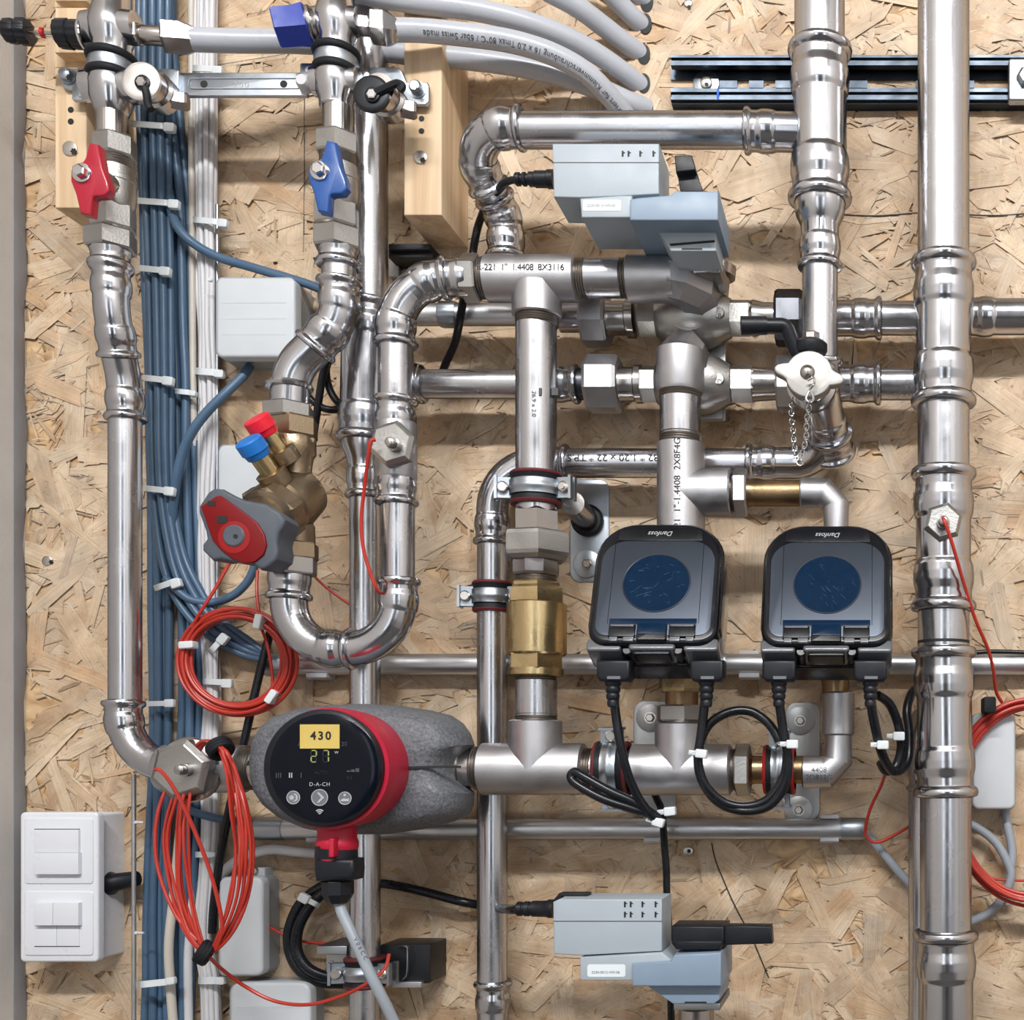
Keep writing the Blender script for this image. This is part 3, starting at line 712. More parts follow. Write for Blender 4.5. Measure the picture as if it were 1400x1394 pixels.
ml = Manifold('left manifold bar with flow gauge, grey plastic pipe and chrome drain disc', 153, 28, 35, 38, 119, 192, 0)
mr_ = Manifold('right manifold bar with blue hex cap and dark drain disc', 460, 25, 31.5, 30, 112, 190, 3)
def axl(t, name, mat, A, B, prof, n=32, phase=0., flute=None):
    """prof in (fraction along A-B, px radius at A)"""
    A_, B_ = P(*A), P(*B); L_ = (B_-A_).length; s = S(A[2])*cy_(A[1])
    return lathe(MB(), A_, B_-A_, [(f*L_, r*s) for f, r in prof], n, phase, True, flute).build(name, mat, t)
# flow gauge to the left
A, B = (3, 42, 118), (120, 48, 113)
axl(ml, 'gauge_knob', 'black', A, B, [(.02, 13), (.05, 17), (.14, 18), (.18, 16.5), (.2, 19), (.3, 19.5), (.32, 18)], n=60, flute=(10, .05))
g = axl(ml, 'gauge_tube', 'glass_tube', A, B, [(.3, 8), (.68, 8)], n=24)
axl(ml, 'gauge_rod', 'nickel', A, B, [(.3, 2), (.68, 2)], n=10)
axl(ml, 'gauge_float', 'red_cap', A, B, [(.44, 2), (.45, 6), (.49, 6), (.5, 2)], n=16)
axl(ml, 'gauge_cap', 'black', A, B, [(.64, 17), (.66, 21), (.80, 22), (.81, 20), (.84, 21), (.95, 21), (.96, 18)], n=60, flute=(12, .03))
axl(ml, 'ring', 'chrome', A, B, [(.95, 20), (.955, 24), (.985, 25), (1, 24), (1, 20)])
# connectors to the right
def Conn(t, A, B, a=0.):
    axl(t, 'hex_nipple', 'nickel', A, B, [(0, 17), (.02, 19), (.14, 19), (.16, 17)], n=6, phase=a)
    axl(t, 'neck', 'nickel', A, B, [(.14, 12), (.2, 14.5), (.48, 14.5), (.5, 18), (.54, 18)])
    axl(t, 'union_nut', 'nickel', A, B, [(.5, 24), (.53, 27), (.78, 27), (.82, 25), (1, 17)], n=6, phase=a)
Conn(ml, (176, 46, 112), (272, 54, 100))
A, B = (478, 34, 112), (545, 41, 104)
axl(mr_, 'hex_nipple', 'nickel', A, B, [(0, 14), (.12, 15), (.2, 15), (.22, 17), (.4, 17), (.42, 13)], n=6)
axl(mr_, 'neck', 'nickel', A, B, [(.4, 16), (.42, 19), (.5, 19), (.5, 17)])
axl(mr_, 'union_nut', 'chrome', A, B, [(.45, 25), (.48, 28), (.74, 29), (.8, 27), (1, 18)], n=6)
A, B = (377, 38, 120), (436, 33, 112)
axl(mr_, 'blue_hex_cap', 'blue_nut', A, B, [(0, 29), (.03, 32), (.5, 33), (.74, 36), (.76, 31)], n=6)
axl(mr_, 'thread_ring', 'nickel', A, B, [(.7, 26), (.74, 28), (.86, 28), (.9, 25), (1, 23)])
# drain discs
def Drain(t, px, py, disc, strap, back, mat):
    Fp(t, 'drain_body', 'nickel', back[0], back[1], 104, [(0, 24), (14, 25), (16, 21), (30, 21)], n=32)
    axl(t, 'side_outlet', 'nickel', (back[0], back[1], 112), (back[0]+34, back[1]+6, 106), [(.2, 14), (.9, 15), (1, 12)], n=6)
    Fp(t, 'drain_disc', mat, px, py, 132, [(0, disc-3), (1, disc), (4, disc), (5, disc-2), (5.6, disc-5), (5.3, 9)], n=40)
    Fp(t, 'bolt_ring', 'black', px, py, 137, [(0, 10.5), (2.5, 10), (3, 8)], n=28)
    Fp(t, 'bolt', 'chrome', px, py, 138, [(0, 7), (4, 7), (4.6, 5.6)], n=6)
    tube(MB(), spline([P(x, y, 139) for x, y in strap], 6), .0035, 8).build('strap', 'rubber', t)
Drain(ml, 196, 114, 26, [(198, 120), (201, 132), (202, 142), (206, 150)], (224, 134), 'bright_nickel')
Drain(mr_, 510, 131, 25, [(514, 127), (528, 120), (543, 114), (550, 118), (546, 124)], (536, 146), 'dark_steel')
# manifold clamps and the bar between them
def MClamp(px, r, y, label):
    t = T('pipe_clamp', label, 'pipe clamp', P(px, y, 112)); k = S(112)*cx_(px)
    c = P(px, y, 112)
    for dz in (.0085, -.0085): tube(MB(), [c+Vector((cos(2*pi*i/40)*(r+2)*k, sin(2*pi*i/40)*(r+2)*k, dz)) for i in range(40)], .0042, 10, True).build('rubber_ring', 'rubber', t)
    lathe(MB(), c+Vector((0, 0, -.006)), (0, 0, 1), [(0, (r+4)*k), (.004, (r+5.5)*k), (.008, (r+5.5)*k), (.012, (r+4)*k)], 40, cap=False).build('steel_band', 'zinc', t)
    return t
m1 = MClamp(153, 29, 93, 'black rubber-edged clamp ring round the left manifold above the chrome disc')
m2 = MClamp(460, 26, 86, 'black rubber-edged clamp ring round the right manifold above the dark disc')
t = T('mounting_bar', 'galvanised flat bar stamped 200 joining the two manifolds', 'bracket', P(335, 130, 80))
Pr(t, 'bar', 'zinc', rr(243, 99, 420, 131, 2), 86, 82, .8)
mb = MB(); o = rr(258, 107, 412, 121, 6, 5); tube(mb, [P(x, y, 86.2) for x, y in o], .0008, 6, True); mb.build('embossed_line', 'zinc', t)
for x in (279, 388): Fp(t, 'hole', 'ink', x, 115, 85.9, [(0, 5), (.3, 5)], n=20)
Text(t, '200', .0085, P(329, 116, 86.4), 'plate', spacing=1.3)
Pr(t, 'wing', 'zinc', rr(84, 93, 122, 122, 9), 80, 77, .8); Pr(t, 'wing', 'zinc', rr(98, 118, 122, 137, 3), 86, 82, .8); Pr(t, 'wing', 'zinc', rr(106, 92, 126, 132, 2), 92, 89, .6)
Fp(t, 'bolt', 'zinc', 94, 105, 80, [(0, 11), (1.5, 11), (1.6, 8), (7, 8), (8, 6)], n=24); Fp(t, 'recess', 'ink', 94.5, 105.5, 87.6, [(0, 3.6), (.6, 3.6)], n=12, flute=(6, .2))
Pr(t, 'wing', 'zinc', rr(216, 94, 244, 128, 3), 90, 84, .6); Pr(t, 'wing', 'zinc', rr(410, 86, 434, 112, 3), 96, 90, .6)
Fp(t, 'bolt', 'cable_white', 420, 118, 86, [(0, 11), (8, 10), (12, 7)], n=20); Fp(t, 'bolt', 'zinc', 424, 97, 95, [(0, 5), (3, 5)], n=16)
Pr(t, 'wing', 'zinc', [(505, 92), (540, 91), (549, 96), (556, 112), (584, 112), (586, 118), (586, 138), (582, 143), (560, 143), (553, 139), (545, 122), (505, 108)], 84, 80, .8)
Fp(t, 'bolt', 'zinc', 571, 123, 84, [(0, 12), (1, 12), (1, 8.5), (7, 8.5), (8.5, 6.5)], n=24); Fp(t, 'recess', 'ink', 571.5, 123.5, 92.2, [(0, 3.6), (.6, 3.6)], n=12, flute=(6, .2))

# ---- shut-off ball valves
def LeverValve(label, px, y0, lever, mat):
    t = T('shut_off_valve', label, 'valve', P(px, y0+130, 112))
    Vp(t, 'hex_end', 'cast_nickel', px, 112, hexp(y0, y0+29, 32), n=6, phase=.25)
    Vp(t, 'thread', 'thread', px+1, 112, thr(y0+27, y0+44, 27))
    Vp(t, 'body', 'cast_nickel', px+1, 112, [(y0+42, 26), (y0+44, 29), (y0+56, 29.5), (y0+57, 31), (y0+63, 31), (y0+64, 30), (y0+82, 30), (y0+96, 28), (y0+100, 25)], n=40)
    Vp(t, 'hex_end', 'cast_nickel', px-2, 112, hexp(y0+93, y0+128, 33), n=6, phase=.25)
    Vp(t, 'gasket', 'thread', px-4, 112, [(y0+126, 27), (y0+127, 30), (y0+130, 30), (y0+131, 27)])
    lx, ly = lever
    A_ = P(px+1, y0+72, 112); B_ = P(lx, ly, 158)
    lathe(MB(), A_, B_-A_, [(0, .012), ((B_-A_).length*.72, .011), ((B_-A_).length*.74, .0075), ((B_-A_).length, .0075)], 24).build('stem', 'cast_nickel', t)
    o = [(8, -43), (21, -40), (27, -8), (34, 10), (36, 22), (30, 30), (16, 31), (13, 33), (11, 57), (-4, 54), (-10, 28), (-17, 10), (-17, -4), (-11, -13), (0, -17), (3, -22)]
    Pr(t, 'lever', mat, [(lx+x, ly+y) for x, y in o], 160, 151, 2)
    Fp(t, 'washer', 'chrome', lx, ly, 159, [(0, 13), (2, 13), (2.6, 11)]); Fp(t, 'nut', 'chrome', lx, ly, 161, [(0, 9), (6, 9), (7, 7)], n=6, phase=.4)
    Fp(t, 'stop_pin', 'cast_nickel', lx+35, ly+15, 120, [(0, 4), (30, 4), (32, 3)], n=12)
    Text(t, '2 0 0\n1 9', .005, P(px+18, y0+84, 112)+Vector((0, -.0183, 0)), 'plate', rot=pi/2)
    return t
lv = LeverValve('ball valve with a red butterfly lever below the left manifold', 157, 188, (113, 237), 'red_lever')
rvv = LeverValve('ball valve with a blue butterfly lever below the right manifold', 462, 185, (438, 234), 'blue_lever')

t = T('water_pipe', 'long left steel pipe from the red-levered valve down to the pump run', 'pipe', P(172, 1060, 92))
Vp(t, 'union_nut', 'cast_nickel', 151, 112, hexp(316, 343, 38), n=6, phase=.25)
RL = rv(160, 112, 24.5)
Fit(t, 'press_fitting', [(151, 338, 112), (151, 368, 112)], RL*1.03, False, True)
Fit(t, 'elbow', [(152, 362, 112), (152, 420, 114), (163, 490, 100)], RL, True, True, .05)
Fit(t, 'elbow', [(159, 468, 105), (170, 520, 92), (172, 576, 92)], RL*.98, False, True, .05)
Vp(t, 'pipe', 'pipe', 171, 92, [(568, 24), (972, 24)])
Fit(t, 'elbow', [(169, 957, 92), (169, 1047, 94), (262, 1049, 98)], RL, True, False, .052)

# ---- right line: S-bend into the balancing valve, U-bend, riser, tee
t = T('water_pipe', 'bent steel line below the blue-levered valve swinging left to the bronze valve', 'pipe', P(430, 555, 112))
Vp(t, 'union_nut', 'cast_nickel', 462, 112, hexp(314, 343, 36), n=6, phase=.25)
R2 = rv(450, 112, 25)
Fit(t, 'press_fitting', [(463, 338, 112), (463, 366, 112)], R2*1.02, False, True)
Vp(t, 'pipe', 'pipe', 463.5, 112, [(360, 24.5), (392, 24.5)])
Fit(t, 'elbow', [(464, 382, 112), (464, 436, 112), (428, 477, 112)], R2*1.03, True, True, .040)
Fit(t, 'elbow', [(438, 466, 112), (398, 505, 112), (395, 570, 112)], R2*1.03, False, False, .045)
tube(MB(), [P(x, 0, 112)*1 for x in (0, 1)], .001, 3) if False else None
lathe(MB(), P(395, 523, 112), (0, 0, -1), [(0, R2), (.0012, R2+.0045), (.0036, R2+.0056), (.006, R2+.0045), (.0072, R2)], 32).build('bead', 'press', t)
Vp(t, 'union_nut', 'cast_nickel', 394, 112, hexp(553, 574, 37), n=6, phase=.25)
for i in range(3): pass
t = T('water_pipe', 'U-bent steel line looping under the bronze valve and up to the stainless tee', 'pipe', P(470, 910, 112))
Vp(t, 'union_nut', 'cast_nickel', 401, 112, hexp(761, 786, 35), n=6, phase=.25)
Fit(t, 'press_fitting', [(396, 782, 112), (395, 820, 112)], R2*1.03, False, True)
Fit(t, 'elbow', [(395, 812, 112), (395, 887, 112), (484, 887, 112)], R2*.98, False, True, .044)
Fit(t, 'elbow', [(470, 887, 112), (545, 887, 112), (545, 790, 112)], R2*.98, False, True, .046)
Vp(t, 'pipe', 'pipe', 544, 112, [(674, 23.5), (800, 23.5)])
Fit(t, 'press_fitting', [(542, 691, 112), (542, 650, 112)], rv(542, 112, 24), True, False)
Vp(t, 'sensor_tee', 'cast', 542, 112, [(578, 28), (580, 29), (653, 29), (655, 28), (655, 26)])
Fit(t, 'press_fitting', [(541, 543, 112), (541, 582, 112)], rv(542, 112, 24.5), True, False)
Vp(t, 'pipe', 'pipe', 541, 112, [(465, 24.5), (550, 24.5)])
Fit(t, 'elbow', [(541, 474, 112), (541, 380, 112), (614, 380, 108)], R2*1.0, True, True, .054)
Fit(t, 'socket', [(603, 380, 108), (640, 380, 106)], R2*1.0, True, False)
Hp(t, 'hex_end', 'cast_nickel', 380, 104, hexp(633, 656, 35), n=6, phase=.2)
Hp(t, 'thread', 'thread', 380, 102, thr(654, 670, 30))
# ================================================================ stainless threaded pieces
H = 100
def Miter(mb, ra, rb): pass
t = T('pipe_tee', 'large stainless tee stamped R-221 at the top of the centre column', 'pipe fitting', P(727, 440, H))
Hp(t, 'run', 'cast', 381, H, [(665, 30), (667, 33.5), (788, 33.5), (790, 30)], n=48)
Vp(t, 'branch', 'cast', 734, H, [(392, 34.4), (432, 34.4), (434, 32)], n=48)
Text(t, 'R-221  1"  1.4408  8X3116', .0084, P(721, 381, H), 'ink', cyl=('x', rh(381, H, 33.6), .08), spacing=.9)
t = T('pipe_nipple', 'short threaded steel nipple between the stainless tee and the faceted elbow', 'pipe fitting', P(825, 381, H))
Hp(t, 'thread', 'thread', 380, H, thr(788, 804, 29)); Hp(t, 'tube', 'pipe', 380, H, [(802, 28.5), (850, 28.5)]); Hp(t, 'thread', 'thread', 380, H, thr(848, 862, 29))
def FacetElbow(label, A, Cc, r, back, mat='cast'):
    """threaded elbow: A start (px,py), Cc corner, then straight back to depth `back`; chamfered block at the corner"""
    t = T('pipe_elbow', label, 'pipe fitting', P(*Cc))
    return t
def sweepr(t, name, mat, pts, r, n=8, phase=0, rsc=None):
    return tube(MB(), pts, [r*(rsc[i] if rsc else 1) for i in range(len(pts))], n).build(name, mat, t, sharp=20)
t = T('pipe_elbow', 'faceted stainless elbow turning back above the second one', 'pipe fitting', P(930, 381, H))
r_ = rh(381, H, 34)
Hp(t, 'socket', 'cast', 381, H, [(858, 31), (860, 34), (922, 34)], n=40)
Cn = P(944, 382, H); tube(MB(), [P(918, 381, H), Cn+Vector((-.012, 0, 0)), Cn+Vector((0, .012, -.001)), Cn+Vector((.003, .05, -.003))], [r_*1.04, r_*1.06, r_*1.06, r_*1.06], 8, ph=pi/8).build('corner', 'cast', t, sharp=15)
t = T('pipe_elbow', 'faceted stainless elbow with rounded top turning downwards', 'pipe fitting', P(930, 495, H))
Vp(t, 'socket', 'cast', 930, H, [(480, 33), (532, 33), (537, 31)], n=40)
Cn = P(930, 476, H); tube(MB(), [P(930, 506, H), Cn+Vector((0, 0, -.012)), Cn+Vector((.001, .012, 0)), Cn+Vector((.003, .05, -.002))], [r_*1.0, r_*1.02, r_*1.02, r_*1.02], 8, ph=pi/8).build('corner', 'cast', t, sharp=15)
t = T('pipe_nipple', 'short threaded steel nipple under the downward faceted elbow', 'pipe fitting', P(930, 570, H))
Vp(t, 'thread', 'thread', 930, H, thr(532, 546, 29)); Vp(t, 'tube', 'pipe', 930, H, [(544, 28), (596, 28)]); Vp(t, 'thread', 'thread', 930, H, thr(592, 608, 29))
t = T('pipe_tee', 'upright stainless tee stamped R-221 above the first heat meter', 'pipe fitting', P(931, 720, H))
Vp(t, 'run', 'cast', 931, H, [(606, 30), (608, 33), (742, 33), (744, 30)], n=48)
Hp(t, 'branch', 'cast', 673, H, [(931, 33.4), (998, 33.4), (1000, 31)], n=48)
Text(t, 'R-221  1"-1.4408  2X8F4G', .0088, P(931, 676, H), 'ink', rot=pi/2, cyl=('z', rv(931, H, 33), .03))
t = T('pipe_nipple', 'reducer and brown brass nipple feeding the second heat meter', 'pipe fitting', P(1050, 673, H))
Hp(t, 'thread', 'thread', 673, H, thr(998, 1010, 27)); Hp(t, 'hex_end', 'cast', 673, H, hexp(1004, 1022, 34), n=6, phase=0)
Hp(t, 'tube', 'old_brass', 674, H, [(1020, 20), (1030, 18), (1032, 18.5), (1100, 18.5)])
t = T('pipe_elbow', 'small grey elbow leading down into the second heat meter', 'pipe fitting', P(1143, 690, H))
tube(MB(), [P(1094, 674, H), P(1096, 674, H)]+rpath([P(1096.5, 674, H), P(1143, 674, H), P(1143, 735, H)], .011, 1), [rh(674, H, 19.5), rh(674, H, 21.5)]+[rh(674, H, 21.5)]*2+[rh(674, H, 19)]+[rh(674, H, 16.5)]*1, 28).build('body', 'cast', t, sharp=15)

# ---- centre column below the tee
t = T('pipe_nipple', 'long straight steel pipe of the centre column hung from the stainless tee', 'pipe', P(733, 650, H))
Vp(t, 'thread', 'thread', 734, H, thr(430, 446, 30)); Vp(t, 'tube', 'pipe', 733, H, [(444, 28.5), (703, 28.5)], n=48)
Text(t, '26.9 x 2.0', .006, P(738, 560, H), 'ink_grey', rot=-pi/2, cyl=('z', rv(733, H, 28.5), 0))
for px, q in ((708, 6), (737, 3), (754, 9)): Pr(t, 'tape_mark', 'ink_grey', rr(px, 530, px+q, 540), H+ (18.2 if px == 737 else 10), H+2)
Clamp('big rubber-lined clamp round the centre column above the union nut', P(733, 669, H), (0, 0, 1), rv(733, H, 29), .030, [(-1, -.15, 0), (1, -.15, 0)])
t = T('pipe_union', 'nickel union with a large hex nut on the centre column', 'pipe fitting', P(733, 795, H))
Vp(t, 'hex_end', 'nickel', 733, H, hexp(697, 729, 33), n=6, phase=.2)
Vp(t, 'union_nut', 'cast_nickel', 734, H, [(727, 40), (730, 47), (735, 49), (757, 49), (762, 47), (767, 40)], n=6, phase=.2)
Vp(t, 'hex_end', 'nickel', 733, H, [(764, 31), (766, 33), (784, 33), (787, 31)], n=8, phase=.2); Vp(t, 'thread', 'thread', 733, H, thr(784, 798, 29))
t = T('check_valve', 'golden brass check valve with hex ends on the centre column', 'valve', P(733, 926, H))
Vp(t, 'hex_end', 'brass', 733, H, [(796, 34), (798, 36), (802, 36), (806, 40), (812, 41), (824, 41), (826, 38)], n=6, phase=.2)
Vp(t, 'barrel', 'brass', 734, H, [(824, 38), (826, 41.5), (893, 41.5), (896, 38)], n=48)
Vp(t, 'hex_end', 'brass', 733, H, [(893, 39), (896, 40), (914, 40), (917, 37)], n=6, phase=.2)
Vp(t, 'collar', 'brass', 733, H, [(914, 38), (923, 38), (925, 35)], n=40)
t = T('pipe_nipple', 'short steel nipple under the brass check valve', 'pipe fitting', P(733, 988, H))
Vp(t, 'thread', 'thread', 733, H, thr(922, 932, 29)); Vp(t, 'tube', 'pipe', 733, H, [(930, 29), (978, 29)]); Vp(t, 'thread', 'thread', 733, H, thr(974, 990, 29.5))
def Tee(label, x0, x1, bx, y, r, ytop, rb):
    t = T('pipe_tee', label, 'pipe fitting', P(bx, y+r, H))
    Hp(t, 'run', 'cast', y, H, [(x0, r-3), (x0+2, r), (x1-2, r), (x1, r-3)], n=48)
    Vp(t, 'branch', 'cast', bx, H, [(ytop, rb-3), (ytop+2, rb), (y, rb)], n=48)
    return t
Tee('stainless tee right of the pump at the foot of the centre column', 659, 800, 732, 1051, 35.5, 984, 37.2)
t = T('pipe_nipple', 'threaded nipple under the left rubber clamp on the main run', 'pipe fitting', P(830, 1051, H))
Hp(t, 'thread', 'thread', 1051, H, thr(798, 812, 29)); Hp(t, 'tube', 'pipe', 1051, H, [(810, 28), (866, 28)])
t = Tee('stainless tee on the main run below the first heat meter', 864, 1000, 931, 1052, 35, 988, 35.8)
Clamp('rubber-lined clamp across the main run below the first heat meter', P(838, 1051, H), (1, 0, 0), rh(1051, H, 31), .031, [(0, -.1, 1), (0, .1, -1)])
t = T('pipe_reducer', 'hex reducer and dark nipple at the end of the main run', 'pipe fitting', P(1030, 1052, H))
Hp(t, 'thread', 'thread', 1052, H, thr(996, 1010, 29)); Hp(t, 'hex_end', 'cast_nickel', 1052, H, hexp(1006, 1026, 36), n=6)
Hp(t, 'tube', 'old_brass', 1052, H, [(1024, 24), (1030, 19), (1104, 19)])
Clamp('rubber-lined clamp with red edge beside the black cable loop', P(1066, 1052, H), (1, 0, 0), rh(1052, H, 27), .029, [(0, -.1, 1), (0, .1, -1)], edge='red_ring')
t = T('pipe_elbow', 'grey stainless elbow at the right end of the main run', 'pipe fitting', P(1145, 1075, H))
tube(MB(), [P(1097, 1055, H), P(1099, 1055, H)]+rpath([P(1099.5, 1055, H), P(1146, 1055, H), P(1146, 1000, H)], .011, 1), [rh(1055, H, 20), rh(1055, H, 22.5)]+[rh(1055, H, 22.5)]*2+[rh(1055, H, 20)]+[rh(1055, H, 18)], 28).build('body', 'cast', t, sharp=15)
Text(t, '4408\n2D812G', .0072, P(1121, 1056, H), 'ink_grey', cyl=('x', rh(1055, H, 22.9), -.05))
Vp(t, 'coupling', 'cast', 1146, H, [(946, 19), (948, 22), (1003, 22), (1005, 19)], n=40)
Vp(t, 'nipple', 'old_brass', 1142, H, [(880, 22), (916, 22), (918, 20), (948, 18)])
t = T('pipe_nipple', 'brass union below the first heat meter with a red tab', 'pipe fitting', P(930, 985, H))
Vp(t, 'hex_end', 'brass', 930, H, hexp(900, 946, 31), n=6, phase=.2); Vp(t, 'tube', 'old_brass', 932, H, [(944, 24), (948, 22.5), (966, 22.5)])
Vp(t, 'hex_end', 'cast_nickel', 930, H, hexp(964, 986, 34), n=6, phase=.2); Vp(t, 'thread', 'thread', 931, H, thr(984, 992, 29))
Pr(t, 'red_tab', 'red_cap', [(902, 912), (918, 912), (917, 922), (908, 926)], 130, 118, .5)

# ---- left end of the main run: sensor tee and nipple to the pump
t = T('pipe_tee', 'stainless sensor tee between the left pipe and the pump', 'pipe fitting', P(285, 1052, H))
Hp(t, 'run', 'cast', 1051, H, [(222, 30), (226, 33), (334, 32.5), (336, 29)], n=40)
Fp(t, 'front_port', 'nickel', 268, 1052, H, [(0, 34), (18, 34), (20, 33)], n=40)
Hp(t, 'thread', 'thread', 1050, H, thr(334, 352, 30)); Hp(t, 'collar', 'nickel', 1050, H, [(350, 28), (372, 28)])

# ---- sensor plugs with red wire
def Sensor(label, px, py, h, r, wire, sc=1.):
    t = T('sensor_plug', label, 'sensor', P(px, py, h))
    Fp(t, 'hex_plug', 'cast_nickel', px, py, h, [(0, r*.92), (1.5, r), (10*sc, r), (13*sc, r*.84), (13.5*sc, r*.8)], n=6, phase=.3)
    Fp(t, 'probe', 'nickel', px, py, h+12*sc, [(0, 9), (8, 9), (8.5, 7), (16, 6.4), (17, 4)], n=16)
    Wire(t, 'wire', 'red_wire', wire, 2.6)
    return t
Sensor('hex sensor plug on the U-bent line with red wire hanging to the elbow', 542, 610, 134, 32, [(513, 601, 158), (507, 603, 160), (504, 620, 158), (499, 660, 150), (494, 710, 144), (497, 750, 140), (507, 785, 136), (516, 806, 132), (522, 812, 118)])
Sensor('hex sensor plug on the right riser with a red wire trailing to the right', 1289, 716, 128, 27, [(1289, 708, 156), (1293, 716, 160), (1304, 750, 154), (1317, 795, 140), (1333, 845, 120), (1350, 885, 100), (1358, 915, 84), (1362, 945, 66), (1370, 960, 56)])
t = Sensor('large hex sensor plug at the pump inlet with red wire falling forward', 258, 1052, 120, 42, [(212, 1052, 166), (219, 1053, 170), (232, 1068, 168), (250, 1100, 165), (272, 1150, 160), (290, 1200, 156), (302, 1250, 152), (303, 1275, 150), (295, 1298, 146)], 1.25)
Fp(t, 'collar', 'nickel', 262, 1052, 116, [(0, 44), (4, 45), (6, 43)], n=40)

# ================================================================ bronze balancing valve with three-lobed handle
t = T('balancing_valve', 'bronze balancing valve with grey and red three-lobed handle and two test ports', 'valve', P(400, 765, 112))
Vp(t, 'hex_end', 'bronze', 402, 112, hexp(571, 599, 35), n=6, phase=.25)
Vp(t, 'body', 'bronze', 403, 112, [(597, 28), (600, 30), (620, 30), (626, 26), (640, 24), (690, 25), (716, 26), (718, 28), (742, 29), (746, 28)], n=40)
Vp(t, 'hex_end', 'bronze', 404, 112, hexp(742, 765, 34), n=6, phase=.25); Vp(t, 'thread', 'thread', 402, 112, thr(763, 770, 28))
lathe(MB(), P(414, 672, 100), P(352, 716, 158)-P(414, 672, 100), [(0, .024), (.02, .027), (.034, .026), (.036, .023), (.040, .026), (.056, .025), (.058, .02), (.07, .018)], 36).build('bonnet', 'bronze', t)
lathe(MB(), P(414, 672, 100), P(352, 716, 158)-P(414, 672, 100), [(.037, .024), (.039, .028), (.054, .028), (.056, .025)], 6, .3).build('bonnet_nut', 'bronze', t)
for (a, b_, col, nmn) in (((394, 632, 126), (352, 575, 150), 'red_cap', 'red'), ((382, 662, 136), (341, 605, 162), 'blue_cap', 'blue')):
    A_, B_ = P(*a), P(*b_); d_ = (B_-A_); L_ = d_.length
    p = lathe(MB(), A_, d_, [(0, .013), (L_*.30, .014), (L_*.31, .013)], 24).build('test_port', 'bronze', t)
    lathe(MB(), A_, d_, [(L_*.3, .0088), (L_*.75, .0088)], 24).build('port_tube', 'brass', p)
    lathe(MB(), A_, d_, [(L_*.66, .0095), (L_*.68, .0105), (L_*.80, .0115), (L_*.81, .0125), (L_*1.04, .0122), (L_*1.07, .0108)], 30).build('port_cap', col, p)
# handle facing the viewer, slightly down-left
hx = MB(); hc = P(330, 726, 172)
nrm = Vector((-.10, -1, .0)).normalized()
o = [(284, 672), (292, 667), (304, 668), (320, 677), (334, 683), (350, 686), (362, 688), (382, 700), (389, 710), (387, 718), (381, 727), (378, 740), (380, 752), (378, 764), (364, 776), (356, 779), (344, 770), (334, 768), (318, 768), (302, 764), (290, 766), (276, 752), (276, 744), (282, 736), (280, 725), (271, 700), (271, 692)]
prism(MB(), o, 176, 144, 3, back=.004*0+2).build('handle', 'knob_grey', t)
fo = [(295, 678), (301, 677), (318, 689), (336, 702), (352, 715), (361, 730), (364, 745), (360, 758), (348, 768), (334, 770), (318, 764), (302, 752), (290, 738), (282, 715), (274, 692)]
fp = prism(MB(), fo, 178, 174, 1).build('face_plate', 'knob_red', t)
Fp(t, 'hub', 'knob_grey', 322, 733, 176, [(0, 16), (3, 15), (4, 13)]); Fp(t, 'recess', 'ink', 322, 733, 180, [(0, 3), (.5, 3)], n=16)
Fp(t, 'hub_ring', 'red_ring', 322, 735, 176, [(0, 22), (2.4, 22), (2.6, 20)])
for x, y, q in ((289, 688, 5), (303, 710, 7)): Pr(t, 'window', 'ink', rr(x-q, y-q*.7, x+q, y+q*.7), 178.4, 177)
vs_, fs_ = None, None
for i, ch in enumerate('TEMPERATUR'):
    pass

# ================================================================ pump
t = T('circulation_pump', 'red circulation pump with black dial in a grey foam shell', 'pump', P(500, 1140, H))
so_ = [(361, 1062), (360, 1035), (364, 1012), (374, 993), (392, 978), (420, 969), (460, 964), (505, 962), (550, 965), (590, 971), (618, 978), (634, 989), (644, 1003), (649, 1018), (641, 1026), (634, 1036), (631, 1050), (634, 1066), (641, 1076), (649, 1084), (648, 1100), (642, 1113), (620, 1123), (580, 1133), (530, 1140), (480, 1140), (435, 1133), (400, 1118), (378, 1100), (366, 1082)]
o2 = []
for i in range(len(so_)):
    a, b_ = so_[i], so_[(i+1) % len(so_)]; o2 += [a, ((a[0]+b_[0])/2, (a[1]+b_[1])/2)]
mb = MB(); cxp, cyp = 505, 1051; R = []
for hh, sc in ((80, .86), (87, .95), (100, 1.0), (120, .985), (134, .95), (145, .88), (150, .78), (151, .5)):
    R.append(([P(cxp+(x-cxp)*sc*1, cyp+(y-cyp)*sc, 100)+Vector((0, -(hh-100)/1000, 0)) for x, y in o2], 0))
rings(mb, R); mb.build('foam_shell', 'insulation', t, sharp=40)
ribbon(MB(), [P(540, 1049, 152), P(565, 1049, 151.6), P(600, 1048, 148), P(630, 1048, 137)], .0022, .0016, (0, 0, 1)).build('shell_seam', 'ink', t)
Hp(t, 'union', 'nickel', 1050, H, [(600, 30), (632, 30), (634, 27), (652, 27)]); Hp(t, 'thread', 'thread', 1050, H, thr(648, 662, 30))
kx = 1/cx_(441)
Fp(t, 'motor_body', 'pump_red', 487, 1050, 142, [(0, 76), (12, 78), (42, 80), (54, 79)], n=64)
Fp(t, 'bezel', 'black', 449, 1050, 192, [(0, 77), (1, 80), (9, 80), (12, 78.5), (13, 76)], n=64)
Fp(t, 'dial', 'dial', 445, 1050, 203, [(0, 75), (1.5, 75.5), (2.2, 74), (2.6, 60)], n=64)
FH = 206.2
def D(x, y, h=FH): return P(x, y, h)
Pr(t, 'sticker', 'sticker', rr(410, 990, 464, 1023), FH+.5, FH-.3)
Text(t, '430', .0098, D(438.5, 1006, FH+.7), 'ink', spacing=1.3, bold=.03)
